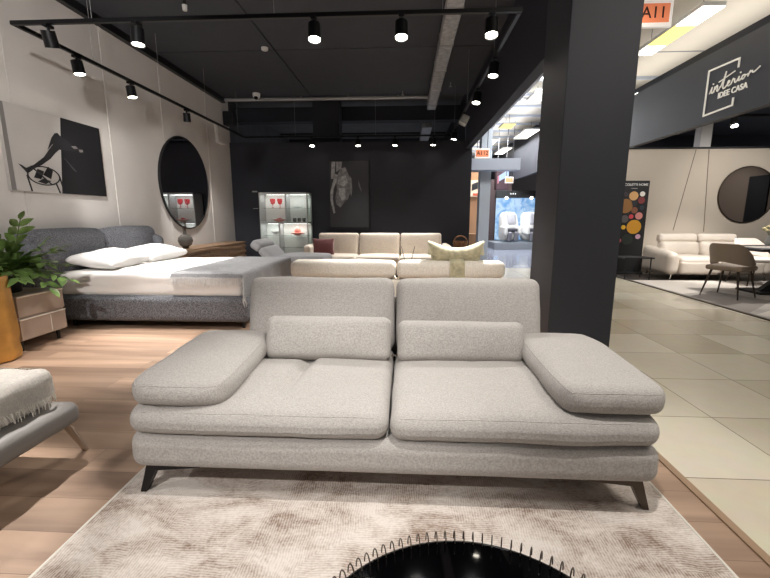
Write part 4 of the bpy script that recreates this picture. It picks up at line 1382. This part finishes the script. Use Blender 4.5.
fv = thing('flower_vase', 'white vase of cream flowers on the dark dining table', 'vase', (5.97, 6.95, 0.761))
bm = BM(); lathe(bm, [(0.05, 0), (0.06, 0.01), (0.075, 0.08), (0.05, 0.15), (0.055, 0.17)], 24); link('vase', bm, M_white, fv)
rnd = random.Random(9)
M_petal = mat('cream_petals', (236, 224, 176), 0.8)
for k in range(9):
    a = k * 2.4
    rr = 0.04 + 0.02 * (k % 3)
    p = Vector((rr * math.cos(a) * 1.6, rr * math.sin(a) * 1.6, 0.24 + 0.03 * (k % 4)))
    bm = BM(); tube(bm, [(0, 0, 0.12), p * 0.7 + Vector((0, 0, 0.05)), p], 0.003, 5); s_ = link('stem', bm, M_stem, fv)
    bm = BM()
    for q_ in range(6):
        b = q_ * PI / 3
        bmesh.ops.create_icosphere(bm, subdivisions=1, radius=0.018, matrix=Matrix.Translation(p + Vector((0.018 * math.cos(b), 0.018 * math.sin(b), 0.01))))
    bmesh.ops.create_icosphere(bm, subdivisions=1, radius=0.02, matrix=Matrix.Translation(p + Vector((0, 0, 0.018))))
    link('blossom', bm, M_petal, s_)
bm = BM(); box(bm, (0, 0, 0.004), (0.5, 0.32, 0.008), 0.003)
tag(link('placemat', bm, mat('pale_mat', (190, 180, 170), 0.7), None, loc=(5.62, 6.60, 0.761), smooth=False), 'pale placemat on the near end of the dark dining table', 'placemat')

# shop lamp in the right ceiling
rl = thing('spotlight', 'bright spotlight under the dark ceiling of the right shop', 'lamp', (6.63, 9.0, 3.05))
bm = BM(); cyl(bm, (0, 0, 0.0), (0, 0, 0.16), 0.06, 0.06, 20); link('housing', bm, M_matte_black, rl)
bm = BM(); cyl(bm, (0, 0, 0.16), (0, 0, 0.55), 0.012, 0.012, 8); link('arm', bm, M_matte_black, rl)
bm = BM(); cyl(bm, (0, -0.035, -0.012), (0, -0.03, 0.01), 0.055, 0.055, 20); link('lens', bm, M_lens, rl)
spot_light((9.0, 5.0, 3.0), (11.0, 5.0, 1.6), 90, 80, 0.8)  # unseen spot added to light the side wall for the mirror
spot_light((6.0, 6.6, 3.1), (6.2, 8.6, 0.4), 380, 50, 0.7)
spot_light((6.6, 7.4, 3.15), (5.4, 7.0, 0.1), 400, 60, 0.6)
spot_light((7.6, 7.0, 3.1), (7.3, 9.6, 1.6), 190, 70, 0.8)
spot_light((5.4, 6.4, 3.1), (5.4, 9.6, 1.6), 200, 80, 0.9)

# ---------------------------------------------------------------- fascia sign
M_sign_white = mat('sign_white', (224, 220, 212), 0.5, emit=((235, 230, 220), 0.25))
lg = thing('shop_sign', 'white interior IDEE CASA lettering with bracket frame on the right fascia', 'sign', (4.35, 6.5, 2.69))
ML = FACE_MINUSX((0, 0, 0))
def sl(u, v, d=0.008):
    return ML @ Vector((u, v, d))
bm = BM()
for a, b in (((0.0, 0.0), (0.0, 0.61)), ((0.0, 0.61), (0.545, 0.59)), ((0.545, 0.59), (0.545, 0.49)), ((0.0, 0.0), (0.53, 0.015)), ((0.53, 0.015), (0.53, 0.10))):
    dx, dy = b[0] - a[0], b[1] - a[1]
    L = math.hypot(dx, dy)
    nx, ny = -dy / L * 0.011, dx / L * 0.011
    ex_, ey_ = dx / L * 0.011, dy / L * 0.011
    poly(bm, [(a[0] - nx - ex_, a[1] - ny - ey_), (b[0] - nx + ex_, b[1] - ny + ey_), (b[0] + nx + ex_, b[1] + ny + ey_), (a[0] + nx - ex_, a[1] + ny - ey_)], 0.012, ML)
link('frame_line', bm, M_sign_white, lg, smooth=False)
bm = BM()
strokes = [
    [(0.07, 0.30), (0.10, 0.36), (0.11, 0.38), (0.105, 0.32), (0.125, 0.30), (0.15, 0.33)],                        # i
    [(0.15, 0.30), (0.165, 0.38), (0.17, 0.34), (0.20, 0.385), (0.215, 0.36), (0.21, 0.31), (0.235, 0.31), (0.27, 0.36)],  # n
    [(0.27, 0.34), (0.32, 0.45), (0.345, 0.53), (0.335, 0.47), (0.315, 0.37), (0.32, 0.32), (0.35, 0.315), (0.385, 0.345)],  # t
    [(0.23, 0.42), (0.33, 0.445), (0.44, 0.475), (0.50, 0.49)],                                                    # crossbar
    [(0.385, 0.345), (0.42, 0.365), (0.425, 0.39), (0.405, 0.39), (0.395, 0.35), (0.415, 0.325), (0.46, 0.345)],      # e
    [(0.455, 0.335), (0.485, 0.40), (0.49, 0.385), (0.51, 0.39), (0.515, 0.36), (0.53, 0.34), (0.56, 0.36)],          # r
    [(0.555, 0.35), (0.585, 0.40), (0.58, 0.36), (0.595, 0.345), (0.625, 0.37)],                                    # i
    [(0.665, 0.40), (0.64, 0.395), (0.63, 0.365), (0.65, 0.35), (0.675, 0.37), (0.68, 0.395), (0.665, 0.40), (0.70, 0.39), (0.73, 0.395)],  # o
    [(0.725, 0.36), (0.755, 0.42), (0.76, 0.405), (0.785, 0.415), (0.80, 0.39), (0.84, 0.40), (0.90, 0.435)],         # r
]
for s in strokes:
    tube(bm, catmull([sl(u, v - 0.015 - 0.05 * u) for u, v in s], 6), 0.0085, 6)
for u, v in ((0.125, 0.42), (0.60, 0.445)):
    bmesh.ops.create_icosphere(bm, subdivisions=1, radius=0.012, matrix=Matrix.Translation(sl(u, v - 0.015 - 0.05 * u)))
link('script_lettering', bm, M_sign_white, lg)
MT = basis((0, -1, 0), (0, 0, 1), (-1, 0, 0), tuple(sl(0.49, 0.205, 0.006)))
text_mesh('lettering', 'IDEE CASA', 0.105, MT, M_sign_white, 0.010, lg, bold=0.002)

# ---------------------------------------------------------------- corridor signs and lights
def hang_sign(label, loc, w_, h_, body, size, hang=0.5, tx=0.0):
    t = thing('hanging_sign', label, 'sign', loc)
    bm = BM(); box(bm, (0, 0, 0), (w_, 0.05, h_), 0.008); link('sign_box', bm, mat('sign_box_white', (225, 220, 215), 0.5, emit=((235, 228, 220), 0.5)), t, smooth=False)
    bm = BM(); box(bm, (0, -0.027, 0.0), (w_ * 0.86, 0.006, h_ * 0.68)); link('orange_face', bm, mat('sign_orange', (226, 132, 92), 0.5, emit=((230, 132, 92), 0.5)), t, smooth=False)
    if body:
        text_mesh('lettering', body, size, FACE_FRONT((tx, -0.031, 0.0)), mat('sign_ink', (70, 45, 40), 0.6), 0.003, t, bold=0.002)
    bm = BM()
    for x in (-w_ * 0.35, w_ * 0.35):
        cyl(bm, (x, 0, h_ / 2), (x, 0, hang), 0.008, 0.008, 6)
    link('hanger', bm, M_black_metal, t)
    return t
hang_sign('white hanging sign with orange A11 panel high beside the pillar', (3.40, 6.5, 4.07), 0.66, 0.36, 'A11', 0.21, 0.23, 0.07)
hang_sign('small orange A112 sign hanging in the far corridor', (1.86, 10.5, 2.78), 0.36, 0.24, 'A112', 0.13, 1.5)
hang_sign('tiny orange sign hanging in front of the far blue display', (3.40, 14.0, 2.44), 0.27, 0.20, '', 0.10, 1.85)

M_tube = emit_mat('light_panel_white', (255, 250, 240), 4.0)
M_yel = emit_mat('light_panel_yellow', (255, 232, 120), 2.2)
ll = thing('linear_light', 'long white linear ceiling light with a yellow segment right of the pillar', 'ceiling light', (4.05, 6.95, 3.98))
bm = BM(); box(bm, (0, 0, 0.035), (0.30, 1.66, 0.05), 0.005); link('housing', bm, M_white, ll, smooth=False)
for y0, y1, m in ((-0.82, -0.28, M_tube), (-0.28, 0.42, M_yel), (0.42, 0.82, M_tube)):
    bm = BM(); box(bm, (0, (y0 + y1) / 2, 0.0), (0.29, y1 - y0 - 0.004, 0.012)); link('diffuser', bm, m, ll, smooth=False)
bm = BM()
for y in (-0.6, 0.6):
    cyl(bm, (0, y, 0.06), (0, y, 0.32), 0.006, 0.006, 6)
link('hanger', bm, M_pipe, ll)
panels = [(4.05, 14.65, 0.45, 1.5, 'white', 'largest white light panel next to the pillar edge'), (3.15, 16.3, 0.32, 1.5, 'white', 'white light panel above the small orange A112 sign'),
          (4.10, 18.2, 0.36, 1.6, 'white', 'white light panel lowest in the far corridor ceiling'), (3.1, 13.35, 0.36, 0.6, 'yellow', 'yellow light panel in the far corridor ceiling'),
          (3.1, 10.2, 0.40, 0.7, 'white', 'white light panel at the pillar edge, topmost of the corridor panels'), (2.6, 19.5, 0.36, 1.3, 'white', 'white light panel behind the small orange A112 sign')]
for x, y, a, b, c, lab in panels:
    t = thing('ceiling_light', lab, 'ceiling light', (x, y, 4.0), group='light panels in the far corridor')
    bm = BM(); box(bm, (0, 0, 0.03), (a + 0.04, b + 0.04, 0.05)); link('housing', bm, M_white, t, smooth=False)
    bm = BM(); box(bm, (0, 0, 0.0), (a, b, 0.012)); link('diffuser', bm, M_tube if c == 'white' else M_yel, t, smooth=False)
    bm = BM()
    for yy in (-b * 0.35, b * 0.35):
        cyl(bm, (0, yy, 0.05), (0, yy, 0.30), 0.006, 0.006, 6)
    link('hanger', bm, M_black_metal, t)
bm = BM(); tube(bm, [(2.3, 7.0, 3.78), (2.3, 9.6, 3.78), (2.3, 11.9, 3.78)], 0.14, 16)
for y in (7.5, 10.2, 11.4):
    tube(bm, [(2.3, y, 3.9), (2.3, y, 4.3)], 0.01, 6)
tag(link('duct', bm, M_galv), 'silver ventilation duct along the far corridor ceiling', 'duct')
bm = BM()
tube(bm, [(1.7, 9.45, 4.15), (4.3, 9.45, 4.15)], 0.045, 8)
tag(link('ceiling_pipe', bm, M_galv), 'pale straight pipe nearest the pillar across the far corridor ceiling', 'pipe')
bm = BM()
tube(bm, [(1.75, 10.9, 4.12), (2.6, 10.9, 4.16), (3.2, 10.9, 4.1), (4.3, 10.9, 4.1)], 0.05, 8)
tag(link('pipe_run', bm, M_galv), 'pale bent pipe crossing the far corridor ceiling', 'pipe')

# far corridor end
sbox('beam_corridor', (1.60, 11.5, 2.50), (3.08, 11.95, 2.80), mat('pale_duct', (176, 182, 194), 0.6))
sbox('pillar_corridor', (2.10, 12.0, 0.0), (2.40, 12.35, 4.3), mat('pale_column', (186, 192, 198), 0.7))

sbox('wall_shop_fascia', (4.35, 9.82, 2.72), (4.5, 24, 4.3), M_black_wall)
bm = BM(); tube(bm, [(4.5, 8.75, 3.56), (5.05, 8.75, 3.56)], 0.03, 10); box(bm, (4.48, 8.68, 3.56), (0.04, 0.16, 0.10))
tag(link('tube_light', bm, M_tube), 'short white tube light at the far end of the right fascia', 'ceiling light')
sbox('wall_shop_tan', (1.48, 14.6, 0.0), (2.9, 14.8, 2.76), mat('tan_panel', (176, 132, 96), 0.7))
bm = BM(); box(bm, (2.3, 14.50, 2.20), (0.95, 0.12, 0.55), 0.01)
hs = tag(link('shop_header', bm, mat('cream_header', (226, 206, 180), 0.6, emit=((236, 210, 178), 0.25)), smooth=False), 'cream header panel over the tan shop front down the corridor', 'panel')
bm = BM(); box(bm, (2.42, 14.43, 2.0), (0.25, 0.02, 0.08)); link('red_label', bm, mat('red_label', (214, 92, 60), 0.5), hs, smooth=False)
bm = BM(); poly(bm, [(2.25, 2.12), (2.45, 2.2), (2.45, 2.42), (2.25, 2.34)], 0.02, FACE_FRONT((0, 14.44, 0))); link('dark_arrow', bm, M_matte_black, hs, smooth=False)
bx_ = thing('carton', 'tan carton standing by the grey corridor column', 'box', (2.05, 13.2, 0))
bm = BM(); box(bm, (0, 0, 0.35), (0.55, 0.45, 0.70), 0.006); link('carton_body', bm, mat('carton', (168, 126, 90), 0.8), bx_, smooth=False)
bm = BM(); box(bm, (0, 0, 0.703), (0.10, 0.451, 0.006)); link('tape', bm, mat('tape', (196, 160, 118), 0.4), bx_, smooth=False)
lb = thing('light_box', 'maroon shop sign box with a lit blue face down the corridor', 'sign', (3.3, 14.56, 2.52))
bm = BM(); box(bm, (0, 0.1, 0.0), (0.42, 0.3, 0.72), 0.01); link('sign_box', bm, mat('maroon_box', (64, 40, 50), 0.6), lb, smooth=False)
bm = BM()
for x in (-0.15, 0.15):
    cyl(bm, (x, 0.1, 0.36), (x, 0.1, 1.78), 0.01, 0.01, 6)
link('hanger', bm, M_pipe, lb)
bm = BM(); poly(bm, [(-0.12, -0.08), (0.2, 0.10), (0.2, 0.32), (-0.12, 0.12)], 0.02, FACE_FRONT((0, -0.05, 0))); link('lit_face', bm, emit_mat('lit_blue', (190, 215, 250), 1.2), lb, smooth=False)
bm = BM(); poly(bm, [(-0.17, -0.16), (-0.13, -0.14), (-0.13, 0.12), (-0.17, 0.09)], 0.02, FACE_FRONT((0, -0.05, 0))); link('lit_edge', bm, emit_mat('lit_pink', (240, 150, 170), 1.0), lb, smooth=False)

# blue lit display with two massage chairs on a platform
sbox('wall_display', (3.30, 17.35, 0.0), (4.34, 17.6, 2.76), mat('maroon_panel', (60, 44, 44), 0.7))
q = NT('blue_mural')
mp = mapping(q, (1.6, 1.6, 1.6))
nz = q.n('ShaderNodeTexNoise', i_Scale=1.6, i_Detail=3.0, i_Distortion=1.5)
q.l(mp, 0, nz, 'Vector')
rp = q.n('ShaderNodeValToRGB')
rp.color_ramp.elements[0].position = 0.36; rp.color_ramp.elements[0].color = lin((84, 150, 216))
rp.color_ramp.elements[1].position = 0.6; rp.color_ramp.elements[1].color = lin((196, 222, 246))
q.l(nz, 'Fac', rp, 'Fac')
q.l(rp, 'Color', q.b, 'Emission Color')
q.b.inputs['Emission Strength'].default_value = 0.85
q.b.inputs['Base Color'].default_value = lin((60, 80, 100))
md = thing('mural_panel', 'backlit blue mural panel behind the white massage chairs', 'display', (4.3, 17.2, 0.30))
bm = BM(); box(bm, (0.2, 0, 0.85), (1.6, 0.06, 1.70)); link('lit_panel', bm, q.m, md, smooth=False)
bm = BM(); box(bm, (0.2, 0.0, 1.85), (1.66, 0.16, 0.28), 0.01); link('header', bm, M_matte_black, md, smooth=False)
bm = BM()
for dx in (-0.09, 0.0, 0.09):
    bmesh.ops.create_icosphere(bm, subdivisions=1, radius=0.03, matrix=Matrix.Translation((0.05 + dx, -0.09, 1.86)))
link('header_mark', bm, M_white, md)
for x in (-0.2, 0.8):
    bm = BM(); bmesh.ops.create_icosphere(bm, subdivisions=2, radius=0.05, matrix=Matrix.Translation((x, -0.07, 1.71))); link('lamp', bm, M_lens, md)
pf_ = tag(link('platform', (lambda b: (box(b, (4.35, 16.4, 0.13), (1.95, 1.5, 0.26), 0.01), b)[1])(BM()), mat('grey_platform', (128, 132, 138), 0.4), smooth=False), 'low grey platform carrying the two massage chairs', 'platform')
def massage_chair(loc, label):
    t = thing('massage_chair', label, 'chair', loc, R(8), 'white massage chairs on the platform')
    m = M_white
    bm = BM(); soft(bm, (0, 0.12, 0.60), (0.66, 0.62, 1.14), 0.20, (0.03, 0.04, 0.0), 8, 6, fn=lambda x, y, z: (-x * 0.22 * max(0, z + 0.1), 0.25 * max(0, z), 0)); link('shell', bm, m, t)
    bm = BM(); soft(bm, (0, -0.02, 0.86), (0.38, 0.34, 0.5), 0.10, (0, 0.02, 0), 8, 4, rot=(R(-14), 0, 0)); link('back_pad', bm, mat('grey_pad', (178, 178, 184), 0.6), t)
    bm = BM(); soft(bm, (0, -0.18, 0.47), (0.40, 0.34, 0.12), 0.05, (0, 0, 0.02), 8, 4); link('seat', bm, mat('dark_pad', (70, 70, 78), 0.6), t)
    for s in (-1, 1):
        bm = BM(); soft(bm, (s * 0.29, -0.14, 0.46), (0.15, 0.56, 0.34), 0.07, mid=6); link('armrest', bm, m, t)
        bm = BM(); soft(bm, (s * 0.13, -0.36, 0.22), (0.17, 0.16, 0.38), 0.05, mid=6, rot=(R(14), 0, 0)); link('leg_rest', bm, mat('grey_rest', (120, 120, 128), 0.6), t)
    return t
massage_chair((4.08, 16.3, 0.26), 'white massage chair on the left before the blue mural')
massage_chair((4.92, 16.3, 0.26), 'white massage chair on the right, beside the pillar edge, before the blue mural')
spot_light((4.2, 14.4, 3.6), (4.4, 16.6, 0.8), 50, 60, 0.6, col=(0.92, 0.95, 1.0))

# ---------------------------------------------------------------- TRACK LAMPS and rails
tr = thing('lighting_track', 'black rectangular lighting track hung on wires below the black ceiling', 'lighting track', (-1.3, 6.5, 3.0))
def rail(a, b):
    bm = BM()
    a, b = Vector(a), Vector(b)
    s = [abs(b[i] - a[i]) + 0.036 for i in range(3)]
    box(bm, (a + b) / 2, s, 0.003)
    return link('rail', bm, M_black_metal, tr, smooth=False)
X0, X1, Y0, Y1 = -3.66, 0.97, 3.92, 9.35
rail((X0 + 1.3, Y0 - 6.5, 0), (X1 + 1.3, Y0 - 6.5, 0))
rail((X0 + 1.3, Y0 - 6.5 + 0.04, 0), (X0 + 1.3, Y1 - 6.5 - 0.04, 0))
rail((X1 + 1.3, Y0 - 6.5 + 0.04, 0), (X1 + 1.3, Y1 - 6.5 - 0.04, 0))
rail((X0 + 1.3, Y1 - 6.5, 0), (X1 + 1.3, Y1 - 6.5, 0))
for x, y in [(X0, 4.9), (X0, 6.2), (X0, 7.6), (X0, 9.0), (X1, 5.0), (X1, 7.0), (X1, 8.8), (-2.9, Y0), (-1.2, Y0), (0.3, Y0), (-2.5, Y1), (-0.7, Y1), (0.6, Y1)]:
    bm = BM(); cyl(bm, (x + 1.3, y - 6.5, 0.018), (x + 1.3, y - 6.5, 0.85), 0.0025, 0.0025, 5); link('suspension_wire', bm, M_pipe, tr)

def make_lamp(loc, target, label, power, cone=50, blend=0.6, lens=True):
    """loc = point on the rail underside; the drum hangs below it and points to target"""
    t = thing('track_spotlight', label, 'spotlight', loc, 0, 'black track spotlights')
    bm = BM(); box(bm, (0, 0, -0.012), (0.05, 0.09, 0.026), 0.004); link('adapter', bm, M_black_metal, t, smooth=False)
    bm = BM(); cyl(bm, (0, 0, -0.02), (0, 0, -0.085), 0.013, 0.013, 10); link('arm', bm, M_black_metal, t)
    piv = Vector((0, 0, -0.075))
    d = (Vector(target) - (Vector(loc) + piv)).normalized()
    # drums tilt only part of the way, the reflector does the rest
    d = (d * 0.38 + Vector((0, 0, -1)) * 0.75).normalized()
    top = piv - d * 0.03 + Vector((0.0, 0, -0.01))
    bot = top + d * 0.138
    bm = BM()
    vs1 = cyl(bm, top, bot, 0.056, 0.058, 28, caps=False)
    hs_ = cyl(bm, top - d * 0.002, top + d * 0.004, 0.056, 0.056, 28)
    cyl(bm, bot - d * 0.022, bot - d * 0.018, 0.055, 0.055, 28)
    link('housing', bm, M_black_metal, t)
    bm = BM(); cyl(bm, bot - d * 0.014, bot - d * 0.006, 0.051, 0.051, 24); link('lens', bm, M_lens, t)
    if power:
        wl = Vector(loc) + bot + d * 0.01
        o = spot_light(wl, target, power, cone, blend)
    return t
ZR = 2.982
lamps = [
    ((-3.33, Y0, ZR), (-3.9, 6.5, 1.2), 'first track spotlight on the near cross rail, closest to its left corner', 170, 60),
    ((X0, 4.64, ZR), (-2.6, 4.8, 0.6), 'nearest track spotlight on the left rail', 330, 66),
    ((X0, 5.52, ZR), (-2.6, 5.5, 0.6), 'middle track spotlight on the left rail, against the pale wall', 280, 74),
    ((X0, 6.90, ZR), (-4.1, 7.9, 0.9), 'farthest track spotlight on the left rail, above the round mirror', 240, 76),
    ((-2.48, Y0, ZR), (-2.55, 3.5, 0.0), 'second track spotlight from the left corner on the near cross rail', 440, 46),
    ((-0.84, Y0, ZR), (-0.6, 2.3, 0.4), 'middle one of the five track spotlights on the near cross rail', 60, 60),
    ((-0.06, Y0, ZR), (0.1, 2.2, 0.4), 'track spotlight on the near cross rail beside the silver foil duct', 60, 60),
    ((0.73, Y0, ZR), (0.6, 1.9, 0.4), 'rightmost track spotlight on the near cross rail, by the dark bulkhead', 80, 60),
    ((X1, 4.95, ZR), (0.3, 4.1, 0.7), 'nearest track spotlight on the right rail', 680, 60),
    ((X1, 6.05, ZR), (-0.3, 4.6, 0.6), 'second track spotlight on the right rail', 480, 60),
    ((X1, 8.70, ZR), (-0.2, 8.5, 0.5), 'farthest bright track spotlight on the right rail', 70, 60),
    ((-2.12, Y1, ZR), (-2.1, 7.3, 0.5), 'bright track spotlight on the rear rail above the display cabinet', 300, 50),
    ((-1.09, Y1, ZR), (-1.1, 8.6, 0.5), 'bright track spotlight on the rear rail above the torso print', 230, 70),
    ((-0.27, Y1, ZR), (-0.3, 8.7, 0.5), 'third bright track spotlight on the rear rail, right of the torso print', 190, 60),
    ((0.58, Y1, ZR), (0.5, 8.7, 0.5), 'rightmost track spotlight on the rear rail', 180, 60),
]
for loc, tg, lab, pw, cn in lamps:
    make_lamp(loc, tg, lab, pw, cn)

# ceiling services
dc = thing('ventilation_duct', 'silver foil ventilation duct running along the black ceiling', 'duct', (0.55, 6.4, 3.74))
bm = BM()
box(bm, (0, -0.2, 0), (0.20, 7.4, 0.16), 0.02)
link('duct_body', bm, M_galv, dc, smooth=False)
bm = BM()
bm.free()
for k in range(7):
    bm = BM(); box(bm, (0, -3.2 + k * 1.05, 0), (0.215, 0.05, 0.175), 0.01); box(bm, (0, -3.2 + k * 1.05, 0.095), (0.03, 0.05, 0.03))
    link('strap', bm, M_pipe, dc, smooth=False)
bm = BM(); box(bm, (0.52, 12.2, 3.62), (0.26, 2.2, 0.2), 0.02)
for y in (11.9, 12.8):
    tube(bm, [(0.52, y, 3.71), (0.52, y, 4.05)], 0.012, 6)
tag(link('ventilation_duct', bm, M_galv, smooth=False), 'short silver duct piece beyond the cross beam', 'duct')
bm = BM()
tube(bm, [(-4.1, 9.38, 3.80), (0.44, 9.38, 3.80)], 0.035, 10)
cp = tag(link('ceiling_pipe', bm, M_pipe), 'long pale pipe across the rear edge of the black ceiling', 'pipe')
bm = BM()
for x in (-3.4, -2.35, -1.3, -0.2):
    cyl(bm, (x, 9.38, 3.80), (x, 9.38, 3.93), 0.02, 0.02, 8)
link('pipe_clamp', bm, M_pipe, cp)
bm = BM()
tube(bm, [(-4.0, 11.5, 3.80), (1.2, 11.5, 3.80)], 0.03, 8)
tube(bm, [(-4.0, 13.2, 3.8), (1.2, 13.2, 3.8)], 0.03, 8)
tag(link('cable_tray', bm, M_matte_black), 'dark cable runs above the black back wall', 'cable tray')
sec = thing('security_camera', 'small white dome security camera under the pale ceiling pipe', 'camera', (-3.25, 9.1, 3.85))
bm = BM(); lathe(bm, [(0.05, -0.10), (0.075, -0.07), (0.08, -0.03), (0.08, 0.0)], 24); link('housing', bm, M_white, sec)
bm = BM(); bmesh.ops.create_uvsphere(bm, u_segments=16, v_segments=10, radius=0.045, matrix=Matrix.Translation((0.0, -0.03, -0.09))); link('dome', bm, M_gloss_black, sec)
smk = thing('smoke_detector', 'small round detector on the black ceiling left of the centre', 'detector', (-2.25, 6.78, 3.85))
bm = BM(); lathe(bm, [(0.03, -0.045), (0.05, -0.035), (0.055, 0.0)], 24); link('housing', bm, M_white, smk)
ch2 = thing('ceiling_sensor', 'small white sensor hanging near the left end of the cross rail', 'sensor', (-2.70, 5.25, 3.85))
bm = BM(); cyl(bm, (0, 0, 0), (0, 0, -0.10), 0.02, 0.02, 12); link('stem', bm, M_matte_black, ch2)
bm = BM(); cyl(bm, (0, 0, -0.10), (0, 0, -0.16), 0.03, 0.026, 16); link('head', bm, M_white, ch2)
for (x, y, lab) in ((-0.1, 9.1, 'sprinkler head near the centre of the pale rear pipe'), (0.85, 8.6, 'sprinkler head right of the silver foil duct')):
    t = thing('sprinkler', lab, 'sprinkler', (x, y, 3.85), group='ceiling sprinklers')
    bm = BM(); cyl(bm, (0, 0, 0), (0, 0, -0.07), 0.012, 0.012, 10); link('stem', bm, M_pipe, t)
    bm = BM(); cyl(bm, (0, 0, -0.07), (0, 0, -0.08), 0.03, 0.03, 14); link('plate', bm, M_pipe, t)
spk = thing('loudspeaker', 'small black loudspeaker high in the left rear corner', 'speaker', (-4.02, 9.45, 3.42))
bm = BM(); box(bm, (0, 0, 0), (0.24, 0.2, 0.3), 0.02); link('housing', bm, M_matte_black, spk, smooth=False)
bm = BM(); box(bm, (0.0, -0.102, 0), (0.20, 0.006, 0.26)); link('grille', bm, M_void, spk, smooth=False)
jb = thing('junction_box', 'square white wall box under the loudspeaker in the left rear corner', 'box', (-4.15, 9.15, 3.02))
bm = BM(); box(bm, (0.03, 0, 0), (0.06, 0.44, 0.40), 0.006); link('body', bm, M_wall, jb, smooth=False)
bm = BM(); box(bm, (0.063, 0, 0), (0.006, 0.40, 0.36)); link('cover', bm, M_wall, jb, smooth=False)
pj = thing('projector_box', 'dark grey box lamp tilted on the right rail near the bulkhead', 'lamp', (X1, 7.35, ZR))
bm = BM(); box(bm, (0, 0, -0.012), (0.05, 0.09, 0.026), 0.003); link('adapter', bm, M_black_metal, pj, smooth=False)
bm = BM(); box(bm, (0.0, 0, -0.12), (0.13, 0.2, 0.14), 0.012, rot=(0, R(25), 0)); link('housing', bm, M_greyframe, pj, smooth=False)
